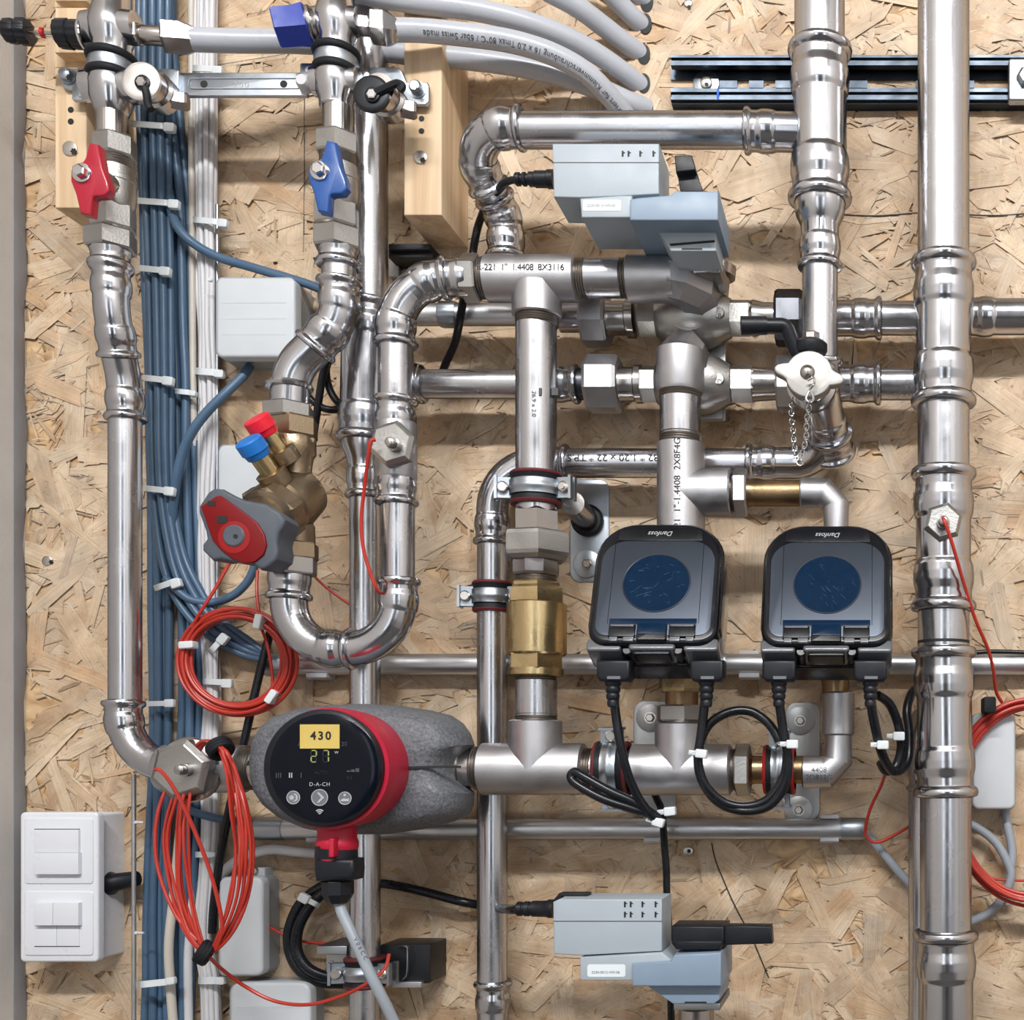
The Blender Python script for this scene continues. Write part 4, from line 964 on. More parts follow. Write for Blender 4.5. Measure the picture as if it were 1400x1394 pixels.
Text(t, 'GRUNDFOS', .0062, D(437, 1009), 'dial_print', spacing=1.05); Text(t, 'ALPHA  15-60 130', .0052, D(441, 1017), 'dial_faint', spacing=1.05)
def seg7(x, y, s):
    on = {'2': 'abged', '7': 'abc'}[s]; W_, Hh = 8.5, 17
    sg = {'a': (x+1.5, y, x+W_-1.5, y+1.3), 'g': (x+1.5, y+Hh/2-.6, x+W_-1.5, y+Hh/2+.6), 'd': (x+1.5, y+Hh-1.3, x+W_-1.5, y+Hh), 'f': (x, y+1.5, x+1.4, y+Hh/2-1), 'b': (x+W_-1.4, y+1.5, x+W_, y+Hh/2-1), 'e': (x, y+Hh/2+1, x+1.4, y+Hh-1.5), 'c': (x+W_-1.4, y+Hh/2+1, x+W_, y+Hh-1.5)}
    for k_, q in sg.items(): Pr(t, 'display_segment', 'led' if k_ in on else 'dial_faint' if False else ('led' if k_ in on else 'dial_dim'), rr(*q), FH+.25, FH-.4)
plain('dial_dim', srgb(30, 36, 44), .4)
seg7(424.5, 1025, '2'); seg7(441, 1025, '7')
Text(t, 'W', .0034, D(460, 1028.5), 'dial_print'); Text(t, 'D-A-CH', .0046, D(437, 1072), 'dial_print', spacing=1.15)
for i, x in enumerate((377, 380, 383, 395, 398, 411)): Pr(t, 'mode_bar', 'dial_print' if x in (395, 398) else 'dial_faint', rr(x, 1056, x+1.3, 1063), FH+.2, FH-.4)
for i in range(3): Pr(t, 'level_bar', 'dial_faint', rr(474+i*6, 1053-i*1.5, 479+i*6, 1055), FH+.2, FH-.4)
Text(t, 'AUTO', .004, D(439, 1056), 'dial_dim'); Text(t, '0.5', .004, D(478, 1063), 'dial_dim')
for x, y, r in ((401, 1090, 9.2), (437, 1090, 11.5), (471.5, 1091, 9)):
    Fp(t, 'button', 'dial_btn', x, y, FH-.2, [(0, r), (.4, r)], n=32)
    tube(MB(), [P(a, b_, FH+.1) for a, b_ in circ(x, y, r*.95)], .0004, 5, True).build('button_ring', 'dial_print', t)
Pr(t, 'icon', 'dial_print', [(433, 1083), (436, 1083), (443, 1090), (436, 1097), (433, 1097), (439, 1090)], FH+.5, FH)
Fp(t, 'icon', 'dial_print', 399, 1090, FH+.1, [(0, 3), (.4, 3)], n=16)
mo = [(402+5*cos(radians(a)), 1090+5.6*sin(radians(a))) for a in range(-100, 101, 20)]+[(401.5+3.2*cos(radians(a)), 1090+4.6*sin(radians(a))) for a in range(95, -96, -20)]
Pr(t, 'icon', 'dial_print', mo, FH+.5, FH)
for a in range(0, 360, 45): Pr(t, 'icon_ray', 'dial_print', circ(399+4.4*cos(radians(a)), 1090+4.4*sin(radians(a)), .55, n=6), FH+.5, FH)
Fp(t, 'icon', 'dial_print', 471.5, 1086.5, FH+.1, [(0, 1.8), (.4, 1.8)], n=12); Pr(t, 'icon', 'dial_print', [(466, 1093), (470, 1091), (473, 1092), (477, 1091), (477, 1095), (466, 1095)], FH+.5, FH)
for r in (3, 5.6, 8.2):
    o = [(437+r*cos(radians(a)), 1114-r*sin(radians(a))) for a in range(50, 131, 16)]+[(437+(r-1.5)*cos(radians(a)), 1114-(r-1.5)*sin(radians(a))) for a in range(130, 49, -16)]
    Pr(t, 'wifi_arc', 'dial_print', o, FH+.4, FH)
# connector under the head
Vp(t, 'red_socket', 'pump_red', 461, 172, [(1110, 28), (1145, 27.5), (1150, 30), (1158, 30), (1164, 27)], n=32)
Pr(t, 'red_latch', 'pump_red', rr(449, 1146, 456, 1172, 2), 196, 184, 1)
Vp(t, 'plug', 'black', 460, 172, [(1155, 29.5), (1172, 30), (1173, 29)], n=32); Vp(t, 'plug_line', 'pump_red', 460, 172, [(1172, 29.6), (1174.5, 29.6)], n=32)
Pr(t, 'plug', 'black', [(428, 1174), (484, 1174), (485, 1190), (483, 1203), (430, 1205), (428, 1190)], 190, 170, 4)
lathe(MB(), P(462, 1203, 174), (0, 0, -1), [(0, .0125), (.001, .0132), (.012, .0132), (.014, .0122), (.0185, .0095), (.02, .008)], 8, .2).build('gland', 'black', t)
Wire(t, 'cable', 'cable_grey', [(464, 1226, 172), (467, 1245, 174), (478, 1270, 178), (492, 1300, 180), (508, 1335, 180), (525, 1368, 176), (545, 1410, 168)], 7.5, n=12)
Text(t, 'V 0 6 C C', .0052, P(493, 1297, 189), 'ink', rot=radians(-62))

# ================================================================ drain valve with cap and chain
t = T('drain_valve', 'drain valve with winged cap, hanging chain and black lever', 'valve', P(1107, 512, 110))
lathe(MB(), P(1112, 537, 108), P(1106, 512, 158)-P(1112, 537, 108), [(0, .019), (.016, .019), (.017, .0225), (.024, .0225), (.026, .018), (.034, .018), (.036, .0205), (.046, .0205)], 32).build('body', 'nickel', t)
co = []
for a in range(0, 360, 6):
    d_ = min(abs(a-10), abs(a-370), abs(a-190)); co.append((a, 33 if d_ > 18 else 33+16*(1-(d_/18)**2)))
Pr(t, 'cap', 'matte_nickel', [(1106+r*cos(radians(a)), 511+r*sin(radians(a))*.98) for a, r in co], 164, 154, 1.6)
Fp(t, 'cap_rivet', 'nickel', 1104, 509, 163, [(0, 10.5), (2, 10), (4.4, 7), (5.4, 3)], n=24)
Vp(t, 'stem_nut', 'nickel', 1110, 132, hexp(455, 470, 11), n=6, phase=.2)
Vp(t, 'stem', 'nickel', 1110, 132, [(466, 9), (505, 9)], n=20)
lathe(MB(), P(1108, 480, 132), (0, 0, 1), [(-.003, .0135), (0, .0155), (.006, .0155), (.009, .012)], 28).build('lever_hub', 'black', t)
tube(MB(), rpath([P(1104, 483, 132), P(1090, 484, 134), P(1074, 445, 140), P(1014, 445, 146)], .006, 6), [.0065]*8+[.0068]*(len(rpath([P(1104, 483, 132), P(1090, 484, 134), P(1074, 445, 140), P(1014, 445, 146)], .006, 6))-8), 14).build('lever', 'black', t)
tube(MB(), rpath([P(1048, 445, 143), P(1013, 445, 147)], .01), .0082, 14).build('lever_grip', 'black', t)
tube(MB(), spline([P(1104, 520, 169), P(1112, 516, 171), P(1113, 524, 171), P(1106, 534, 170), P(1102, 545, 169), P(1108, 550, 168), P(1112, 544, 169), P(1107, 533, 170)], 5), .0011, 7).build('chain_hook', 'chrome', t)
cp = resample(spline([P(1107, 552, 168), P(1103, 575, 160), P(1102, 600, 152), P(1096, 622, 146), P(1092, 634, 144), P(1087, 615, 144), P(1084, 585, 144), P(1082, 560, 142), P(1084, 542, 138)], 8), .0040)[0]
lk = None
for i, p in enumerate(cp[:-1]):
    d_ = (cp[i+1]-p).normalized(); x1 = d_.cross(Vector((0, 1, 0))).normalized(); sd = (x1 if i % 2 else (x1*.35+Vector((0, 1, 0))*.94)).normalized()
    pts = [p+d_*.0034*cos(2*pi*k/10)+sd*.0021*sin(2*pi*k/10) for k in range(10)]
    tube(MB(), pts, .00062, 5, True).build('chain_link', 'chrome', t)
# ================================================================ heat meters
def Meter(label, px, py, h, seed, name='heat_meter'):
    c = P(px, py, h); t = T(name, label, 'heat meter', c)
    X = Matrix.Translation(c) @ Matrix.Rotation(radians(-24), 4, 'X')
    def pl(o, y0, y1, mat, nm_, bev=0, back=0, par=t): return prism_l(MB(X), [(x/1000, z/1000) for x, z in o], y0/1000, y1/1000, bev/1000, 4, back/1000).build(nm_, mat, par)
    def ro(x, z0, z1, rt, rb):
        return rr(-x, z1, x, z0, (rt, rt, rb, rb), 8)
    lid_o = [(x, z) for x, z in ro(56.5, -60, 66, 36, 17)]
    pl(ro(57.5, -62, 64, 34, 10), 18, 62, 'meter_clear', 'rear_housing', 3, 2)
    pl(ro(57.8, -50, 66.5, 36, 12), 6, 22, 'meter_black', 'gasket', 1)
    lid = pl(lid_o, 0, 16, 'meter_black', 'lid', 5)
    pl(ro(50.5, -52, 46, 22, 11), -.5, 2, 'meter_face', 'face_plate', .8, par=lid)
    for sx in (-39.5, 39.5): pl(rr(sx-.25, 46, sx+.25, -40), -.75, 0, 'meter_black', 'face_groove', par=lid)
    pl([(-38, 46), (-37, 56), (-27, 60.5), (27, 60.5), (37, 56), (38, 46)], -.7, 2, 'meter_black', 'top_band', .5, par=lid)
    tube(MB(X), [Vector((29.6*cos(2*pi*k/48)/1000, -.0007, (1.5+29.6*sin(2*pi*k/48))/1000)) for k in range(48)], .0007, 8, True).build('window_rim', 'meter_face', lid)
    pl(circ(0, 1.5, 29.2, n=48), -.6, 1, 'meter_glass', 'window', par=lid)
    pl(rr(-38, -35, 38, -41), -1, 1, 'meter_glass', 'lower_strip', .3, par=lid)
    for sx in (-1, 1):
        pl(rr(sx*26-11.5, -42, sx*26+11.5, -54), -2.5, 6, 'meter_black', 'hinge', 1)
        pl(rr(sx*26-10, -42, sx*26+10, -44), -3.2, 0, 'meter_clear', 'hinge_pin', .4)
        pl(rr(sx*33-3.5, -44, sx*33+3.5, -58), -2, 12, 'meter_clear', 'hinge_leaf', .8)
        pl(rr(sx*20-4.5, -44, sx*20+4.5, -58), -2, 12, 'meter_clear', 'hinge_leaf', .8)
        pl(rr(sx*42-15, -52, sx*42+15, -64, 3), 4, 34, 'meter_clear', 'socket_housing', 2)
        lathe(MB(X), Vector((sx*22/1000, .014, -.061)), (0, -1, -.1), [(-.02, .0045), (.006, .0045), (.007, .0036)], 18).build('screw', 'meter_black', t)
    pl(rr(-13, -40.5, 13, -58, 2), -3.5, 8, 'meter_black', 'latch', 1.2)
    pl(rr(-12.5, -41, 12.5, -52, 1), -4, 0, 'meter_glass', 'latch_face', .5)
    pl(rr(-20, -57, 20, -64, 3), 2, 30, 'meter_clear', 'centre_housing', 2)
    pl(rr(-16, -63, 16, -68, 2), 4, 20, 'meter_black', 'centre_seal', 1.5)
    pl(rr(-30, -60, 30, -66, 3), 28, 52, 'meter_black', 'sensor_foot', 2)
    for k in range(seed and 26):
        a, r = rnd.uniform(0, 6.28), 24*math.sqrt(rnd.random()); x, z = r*cos(a), 1.5+r*sin(a); q = (rnd.gauss(.2, .5) if seed == 1 else rnd.gauss(-1.0, .25)); ln_ = rnd.uniform(1, 3.4)
        o = [(x-ln_*cos(q), z-ln_*sin(q)-.12), (x+ln_*cos(q), z+ln_*sin(q)-.1), (x+ln_*cos(q), z+ln_*sin(q)+.02), (x-ln_*cos(q), z-ln_*sin(q)+.1)]
        pl(o, -.68, -.5, 'scratch', 'scratch', par=lid)
    Text(lid, 'Danfoss', .0068, Vector((0, -.0009, .0535)), 'dial_print', rot=pi, xf=X, shear=.35)
    return t
Meter('first black heat meter with scratched round window, above the main-run tee', 897.5, 799, 168, 1)
Meter('second black heat meter at right with streaked round window, above the grey elbow', 1131, 801, 168, 2)
def PlugCable(label, px, py, h, pts, loops=(), tie=()):
    t = T('plug_cable', label, 'cable', P(px, py, h))
    Pr(t, 'plug', 'black', [(px-23, py-15), (px+23, py-15), (px+23, py+8), (px+18, py+14), (px-18, py+14), (px-23, py+8)], h+9, h-11, 2.5)
    Pr(t, 'plug_mark', 'dial_btn', rr(px-8, py+7, px+10, py+11), h+9.4, h+8)
    lathe(MB(), P(px, py+12, h-1), (0, 0, -1), [(0, .0072), (.004, .0070), (.006, .0058), (.0075, .0066), (.0105, .0062), (.012, .0052), (.0135, .006), (.0165, .0056), (.018, .0045), (.0195, .0052), (.023, .0048), (.024, .0036)], 18).build('strain_relief', 'black', t)
    Wire(t, 'cable', 'black_cable', pts, 6.4, n=12)
    for i, q in enumerate(loops): Wire(t, 'cable_loop', 'black_cable', q, 6.4, n=12)
    for x, y, h_, a in tie:
        o = [(x+u*cos(a)-v*sin(a), y+u*sin(a)+v*cos(a)) for u, v in rr(-8, -6, 8, 6, 2, 2)]; Pr(t, 'tie_head', 'tie', o, h_+9, h_+1, 1)
        o = [(x+u*cos(a)-v*sin(a), y+u*sin(a)+v*cos(a)) for u, v in rr(-17, -3.5, -6, 3.5, 1, 2)]; Pr(t, 'tie_strap', 'tie', o, h_+7, h_-1, 1)
    return t
PlugCable('black plug cable from the left socket of the first heat meter', 838, 917, 180,
  [(839, 945, 160), (841, 970, 160), (847, 1010, 162), (856, 1050, 158), (870, 1085, 150), (885, 1108, 144), (897, 1120, 138)],
  [[(900, 1118, 138), (870, 1098, 146), (835, 1082, 150), (803, 1064, 150), (786, 1055, 148), (781, 1063, 148), (792, 1074, 150), (825, 1092, 150), (860, 1104, 146), (886, 1112, 140), (900, 1120, 132)]],
  [(899, 1124, 134, .3), (915, 1109, 126, -.1)])
PlugCable('black plug cable from the right socket of the first heat meter', 966, 917, 180,
  [(965, 945, 160), (963, 965, 160), (959, 1000, 160), (955, 1030, 160), (956, 1050, 158), (966, 1075, 156), (990, 1096, 152), (1020, 1102, 150), (1050, 1092, 150), (1072, 1060, 150), (1076, 1030, 150)], (), [(958, 1030, 158, .1)])
PlugCable('black plug cable from the left socket of the second heat meter, coiled into a loop', 1065, 917, 180,
  [(1064, 945, 160), (1066, 965, 160), (1071, 1000, 158), (1078, 1040, 156), (1072, 1075, 154), (1050, 1102, 152), (1015, 1108, 150), (980, 1095, 150), (958, 1062, 152), (955, 1025, 154), (968, 992, 154), (995, 974, 152), (1025, 972, 150), (1050, 988, 150), (1066, 1012, 152)], (), [(1083, 1017, 162, 0)])
PlugCable('black plug cable from the right socket of the second heat meter', 1190, 917, 180,
  [(1190, 945, 158), (1192, 970, 156), (1198, 1000, 150), (1206, 1030, 140), (1218, 1052, 120), (1232, 1052, 100), (1242, 1035, 90), (1243, 1000, 84), (1240, 970, 80), (1248, 945, 70), (1262, 935, 60)],
  [[(1200, 950, 130), (1216, 962, 120), (1228, 990, 110), (1232, 1020, 104), (1226, 1045, 104), (1212, 1054, 110), (1204, 1042, 118)]], [(1207, 1018, 148, 0), (1229, 1006, 112, 0)])

# ================================================================ actuators
def act_marks(t, x0, ys, h):
    for y in ys:
        for dx in (0, 8, 24, 42): Pr(t, 'slot', 'ink', rr(x0+dx, y, x0+dx+2.5, y+8), h+.2, h-1); Pr(t, 'slot', 'ink', rr(x0+dx+2, y+2, x0+dx+4.5, y+3.5), h+.2, h-1)
t = T('valve_actuator', 'grey motor actuator under the top pipe, black lever pointing up', 'actuator', P(880, 372, 46))
Pr(t, 'motor_housing', 'actuator', [(755, 196), (901, 196), (901, 265), (848, 268), (792, 270), (757, 269)], 172, 122, 1.2)
Pr(t, 'housing_joint', 'ink_grey', rr(755, 221.5, 901, 222.5), 172.3, 171)
act_marks(t, 850, (206,), 172)
Pr(t, 'label_plate', 'actuator', [(793, 271), (850, 267), (864, 267), (864, 297), (795, 297)], 176, 112, 1.2)
Pr(t, 'cover', 'actuator_blue', [(861, 272), (872, 270), (918, 266), (922, 261), (982, 261), (982, 301), (861, 301)], 182, 106, 1.5)
Pr(t, 'gear_case', 'actuator', [(893, 305), (979, 305), (979, 343), (917, 343)], 158, 112, 1)
Pr(t, 'gear_slot', 'ink', [(915, 333), (977, 328), (977, 331), (917, 336)], 158.4, 157); Pr(t, 'gear_slot', 'ink', rr(932, 339, 960, 341), 158.4, 157)
for x, y in ((826, 312), (848, 309)): pass
Pr(t, 'label_sticker', 'sticker_white', rr(797, 273, 849, 288, 2), 176.3, 175)
Text(t, '2230-0010-W0-05', .0033, P(822, 281, 176.5), 'ink_grey')
Pr(t, 'manual_lever', 'black', [(922, 212), (946, 212), (951, 232), (924, 235)], 176, 140, 1); Pr(t, 'manual_lever', 'black', [(925, 232), (950, 230), (962, 262), (930, 262)], 168, 140, 1)
Pr(t, 'flange', 'plate', rr(934, 345, 980, 372), 112, 60, 1); Pr(t, 'flange', 'nickel', [(944, 352), (984, 352), (988, 360), (984, 372), (948, 372)], 118, 70, 1)
hl(MB(), 245, 140, [(704, 8), (706, 10), (711, 10), (712, 8), (714, 8), (715, 10), (719, 10.5), (720, 8.5), (723, 8.5), (724, 11), (731, 11), (732, 12.5), (748, 12.5), (749, 14), (757, 14)], n=18).build('strain_relief', 'black', t)
Wire(t, 'cable', 'black_cable', [(708, 245, 140), (697, 247, 136), (686, 252, 128)], 5)
Cable('actuator_cable', 'black cable curving down behind the tee from the upper actuator', [(690, 250, 90), (668, 275, 60), (656, 302, 36), (650, 325, 30), (645, 355, 26), (637, 390, 62), (630, 430, 62), (622, 468, 40), (608, 500, 26), (600, 525, 18)], 5.5, 'black_cable')

t = T('valve_actuator', 'grey motor actuator at the bottom, black lever pointing right', 'actuator', P(880, 1394, 46))
Pr(t, 'motor_housing', 'actuator', [(756, 1233), (764, 1229), (905, 1229), (905, 1300), (791, 1306), (757, 1304)], 172, 126, 1.2)
Pr(t, 'housing_joint', 'ink_grey', rr(757, 1258.5, 905, 1259.5), 172.3, 171)
Pr(t, 'black_edge', 'black', [(755, 1232), (764, 1221), (803, 1221), (803, 1225), (768, 1225), (758, 1236)], 150, 135, .4)
act_marks(t, 853, (1232, 1246), 172)
Pr(t, 'label_plate', 'actuator', [(793, 1309), (905, 1302), (918, 1312), (918, 1340), (793, 1340)], 176, 110, 1.2)
Pr(t, 'label_sticker', 'sticker_white', rr(803, 1318, 855, 1335, 3), 176.3, 175)
Text(t, '2230-0012-W0-06', .0033, P(828, 1329, 176.5), 'ink_grey')
Pr(t, 'cover', 'actuator_blue', [(864, 1317), (918, 1314), (922, 1305), (986, 1302), (986, 1348), (864, 1348)], 182, 106, 1.5)
Pr(t, 'gear_case', 'actuator_blue', [(884, 1347), (985, 1347), (984, 1366), (976, 1372), (920, 1372)], 170, 106, 1)
Pr(t, 'gear_slot', 'ink', rr(936, 1369, 966, 1371), 170.4, 169)
Pr(t, 'flange', 'plate', rr(921, 1371, 984, 1381), 160, 90, 1); Vp(t, 'stem', 'nickel', 952, 120, [(1378, 24), (1450, 24)])
Pr(t, 'lever_base', 'black', [(918, 1266), (990, 1266), (990, 1290), (984, 1298), (924, 1298), (918, 1290)], 170, 130, 2)
Pr(t, 'lever_hub', 'black', [(922, 1286), (988, 1286), (984, 1298), (926, 1298)], 176, 150, 2)
Pr(t, 'manual_lever', 'black', [(985, 1265), (1054, 1266), (1056, 1290), (985, 1292)], 166, 148, 1.5)
hl(MB(), 1242, 140, [(706, 8), (708, 10), (714, 10), (715, 9), (717, 9), (718, 10.5), (724, 10.5), (725, 9.5), (727, 9.5), (728, 11), (748, 11.5), (750, 13), (757, 13)], n=18).build('strain_relief', 'black', t)
Cable('actuator_cable', 'thick black cable crossing behind the pipes to the lower actuator', [(712, 1243, 140), (700, 1243, 120), (672, 1240, 24), (630, 1232, 24), (585, 1220, 24), (540, 1210, 22), (515, 1207, 20), (470, 1203, 18)], 6.2, 'black_cable')

# ================================================================ cables
def keyed(ys, xs, y):
    for i in range(len(ys)-1):
        if y <= ys[i+1]: f = (y-ys[i])/(ys[i+1]-ys[i]); return xs[i]+(xs[i+1]-xs[i])*f
    return xs[-1]
YS = [-40, 60, 150, 280, 370, 450, 520, 600, 670, 760, 850, 960, 1050, 1120, 1200, 1280, 1345, 1440]
LX = [191, 191, 192, 196, 197, 202, 204, 205, 206, 207, 208, 209, 208, 206, 202, 200, 199, 196]
WD = [34, 34, 30, 34, 30, 26, 24, 24, 24, 24, 24, 22, 22, 24, 26, 28, 30, 34]
Gp = 'blue-grey cables of the tall bundle'
lb = 'blue-grey cable in the tall tied bundle right of the long left pipe'
for i in range(4):
    f = i/3; h0 = (9, 14, 9, 13)[i]
    pts = [(keyed(YS, LX, y)+keyed(YS, WD, y)*f+rnd.uniform(-1, 1), y, h0+rnd.uniform(-1, 1)) for y in YS]
    Cable('blue_grey_cable', lb, pts, 5.4, 'cable_blue', 'cable', Gp, k=4)
# front cables that swing off to the right into the upper conduit
B_ = [[(198, 198, 200, 203, 206, 208, 212, 224, 245, 282, 330, 372), 30], [(209, 209, 211, 213, 216, 217, 222, 235, 254, 288, 334, 372), 34], [(220, 219, 221, 223, 225, 226, 230, 243, 263, 294, 338, 372), 33], [(230, 229, 231, 233, 234, 234, 237, 250, 270, 299, 342, 372), 28]]
BY = [(-40, 150, 280, 370, 520, 620, 700, 775, 825, 866, 894, 903), (-40, 150, 280, 370, 520, 620, 695, 765, 815, 858, 888, 899), (-40, 150, 280, 370, 520, 620, 690, 760, 808, 850, 882, 897), (-40, 150, 280, 370, 520, 620, 685, 755, 800, 844, 876, 900)]
for (xs, h0), ys, wh in zip(B_, BY, ('outermost', 'second', 'third', 'innermost')):
    Cable('blue_grey_cable', wh+' of four blue-grey cables swinging right into the upper conduit', [(x, y, h0 if i < 10 else 20) for i, (x, y) in enumerate(zip(xs, ys))], 5.0, 'cable_blue', 'cable', 'blue-grey cables bending into the upper conduit', k=6)
for i in range(3):
    xs = [k_+i*11 for k_ in (212, 214, 222, 236, 238, 240, 242, 243, 245, 248, 250, 249, 247, 246, 242, 240, 240, 236)]
    Cable('blue_grey_cable', ('left', 'middle', 'right')[i]+' cable of the narrow blue-grey bundle next to the white cables', [(x+rnd.uniform(-1, 1), y, 14+7*(i % 2)) for x, y in zip(xs, YS)], 5.4, 'cable_blue', 'cable', 'blue-grey cables next to the white ones', k=4)
WX = [268, 268, 268, 268, 270, 273, 274, 274, 273, 272, 276, 282, 276, 278, 274, 268, 278, 280]
for i in range(8):
    f = i/7; wv = [26, 26, 26, 24, 22, 20, 20, 22, 18, 20, 18, 16, 20, 18, 18, 20, 18, 20]
    Cable('white_cable', 'thin white cable in the tied white bundle', [(WX[j]+wv[j]*f+rnd.uniform(-1.6, 1.6), y, (14, 19, 23, 20, 25, 18, 22, 16)[i]+rnd.uniform(-1, 1)) for j, y in enumerate(YS)], 3.6, 'cable_white', 'cable', 'thin white cables of the white bundle', k=5)
Cable('white_cable', 'thicker off-white cable between the blue-grey and white bundles', [(262, -40, 16), (262, 150, 16), (263, 370, 16), (264, 520, 16), (266, 640, 14), (264, 760, 12), (262, 900, 10)], 4.5, 'cable_beige')
Cable('beige_cable', 'beige cable at the lower end of the blue-grey bundle', [(256, 1060, 12), (248, 1120, 16), (238, 1220, 24), (231, 1290, 30), (233, 1345, 30), (240, 1440, 28)], 6, 'cable_beige')
Cable('white_cable', 'single white cable left of the white bundle at the bottom', [(262, 1180, 12), (260, 1250, 18), (257, 1320, 22), (259, 1440, 22)], 5.5, 'cable_white')
Cable('blue_grey_cable', 'blue-grey cable running from the bundle up under the blue-levered valve', [(232, 262, 24), (235, 290, 34), (246, 315, 38), (268, 335, 36), (300, 352, 34), (340, 364, 34), (380, 376, 34), (420, 388, 34), (450, 400, 34)], 6.2, 'cable_blue')
Cable('blue_grey_cable', 'blue-grey cable curving from the white junction box into the bundle', [(342, 500, 24), (332, 514, 30), (310, 536, 38), (284, 562, 42), (264, 588, 44), (250, 618, 42), (242, 650, 40), (237, 690, 34), (234, 730, 28)], 6.2, 'cable_blue')
Cable('blue_grey_cable', 'blue-grey cable dipping under the red valve handle', [(226, 790, 38), (242, 806, 38), (262, 820, 36), (292, 823, 32), (318, 814, 30), (336, 798, 30), (346, 780, 30), (352, 755, 30)], 5.6, 'cable_blue')
Cable('blue_grey_cable', 'dark blue-grey cable passing behind the hanging red loops', [(235, 1085, 26), (255, 1105, 28), (290, 1117, 30), (325, 1122, 24), (355, 1128, 18)], 5.4, 'cable_blue')
Cable('white_cable', 'white cable arching over the small clip behind the pump plug', [(296, 1206, 10), (312, 1186, 20), (335, 1170, 24), (370, 1161, 24), (405, 1164, 22), (445, 1168, 20), (500, 1170, 14)], 7, 'cable_white')
Cable('black_cable', 'straight black cable slanting down behind the pump inlet', [(373, 845, 30), (368, 870, 34), (355, 920, 36), (338, 995, 38), (318, 1085, 38), (303, 1160, 38), (293, 1230, 34), (290, 1275, 30)], 5.4, 'black_cable')
for i, q in enumerate(([(470, 1200, 20), (440, 1212, 24), (412, 1234, 30), (396, 1270, 34), (397, 1302, 34), (412, 1328, 34), (440, 1342, 30), (474, 1344, 26)], [(474, 1206, 24), (446, 1218, 32), (424, 1238, 38), (408, 1268, 42), (406, 1298, 42), (420, 1322, 42), (446, 1334, 38), (478, 1336, 30)])):
    Cable('black_cable', ('outer', 'inner')[i]+' black cable of the doubled arc under the pump plug', q, 7.5, 'black_cable', 'cable', 'black cable arc under the pump plug')
for i, q in enumerate(([(446, 495, 50), (440, 520, 46), (434, 560, 42), (428, 600, 36)], [(452, 488, 48), (446, 505, 40), (450, 530, 36), (462, 550, 34), (480, 560, 30)], [(420, 540, 40), (432, 552, 40), (450, 560, 40), (475, 558, 34)])):
    Cable('black_cable', ('straight black cable behind the S-bend', 'curved black cable behind the S-bend beside the wide pipe', 'short black cable crossing behind the bronze valve top')[i], q, 5, 'black_cable')
Cable('black_cable', 'black cable hanging from the tied meter cables to the lower actuator', [(892, 1078, 60), (898, 1092, 62), (905, 1110, 66), (908, 1150, 50), (911, 1190, 46), (912, 1230, 46), (916, 1300, 40), (918, 1420, 36)], 5, 'black_cable')
Cable('black_cable', 'thin black cable leaving the right riser above the conduit', [(1300, 896, 30), (1345, 891, 28), (1380, 891, 26), (1440, 894, 26)], 3.2, 'black_cable')
Cable('grey_cable', 'grey cable leaving the end of the lower conduit', [(1170, 1133, 18), (1184, 1140, 18), (1204, 1162, 18), (1226, 1188, 16), (1250, 1215, 14)], 6, 'cable_grey')
for i, q in enumerate(([(1300, 1118, 20), (1330, 1128, 22), (1360, 1150, 22), (1378, 1180, 22), (1382, 1200, 22), (1370, 1228, 20), (1350, 1248, 20), (1325, 1260, 18), (1300, 1262, 14)], [(1372, 1100, 10), (1378, 1130, 16), (1384, 1165, 18), (1380, 1200, 18), (1378, 1235, 14)])):
    Cable('grey_cable', ('grey cable looping behind the right riser below the box', 'second grey cable dropping from the right junction box')[i], q, 6, 'cable_grey')
t = T('support_rod', 'thin steel rod with small white pins right of the light switch', 'rod', P(183, 1394, 20))
lathe(MB(), P(183, 1058, 46), (0, 0, -1), [(0, .0021), (.3, .0021)], 12)  .build('rod', 'plate', t)
for y in (1124, 1275): lathe(MB(), P(184, y, 46), (1, 0, 0), [(-.002, .0018), (.003, .0018), (.0035, .0012), (.009, .0012)], 10).build('pin', 'cable_white', t)
t = T('cable_rail', 'thin bright ridge of the wire tray along the white cables', 'rail', P(296, 900, 10))
lathe(MB(), P(297, 280, 20), (0, 0, -1), [(0, .0018), (.62, .0018)], 10).build('rod', 'zinc', t)

# cable ties
for i, (y, xl, xr, nth) in enumerate(((172, 180, 232, 'white cable tie on the blue-grey bundle just under the chrome drain disc'), (277, 186, 238, 'white cable tie on the blue-grey bundle beside the red lever valve'), (369, 188, 226, 'white cable tie on the blue-grey bundle level with the white junction box top'), (519, 196, 230, 'white cable tie on the blue-grey bundle level with the lower S-bend'), (670, 197, 232, 'white cable tie on the blue-grey bundle left of the red valve handle'))):
    Tie(nth, xl, xr, y-3, y+1, 26, 42, xr-2, y+1, 8, 11)
Tie('small white cable tie on the narrow blue-grey bundle above the curving cable', 236, 264, 534, 537, 20, 30, 262, 537, 7, 7)
Tie('slanted white cable tie where cables swing out of the bundle', 212, 246, 804, 792, 24, 42, 239, 797, 8, 11)
Tie('slanted white cable tie on the bent cables next to the red wire coil', 287, 306, 892, 870, 22, 38, 303, 873, 8, 11)
Tie('white cable tie on the blue-grey bundle level with the left pipe lower bead', 196, 236, 962, 961, 24, 32, 230, 961, 7, 10)
Tie('white cable tie across the bottom of the blue-grey bundle', 188, 236, 1346, 1341, 26, 44, 232, 1341, 9, 9)
Tie('white cable tie on the white bundle below the flat bar', 265, 304, 300, 304, 20, 32, 303, 304, 8, 10, group='cable ties on the white bundle')
Tie('white cable tie on the white bundle beside the white junction box', 268, 302, 507, 510, 20, 32, 298, 510, 9, 10, group='cable ties on the white bundle')
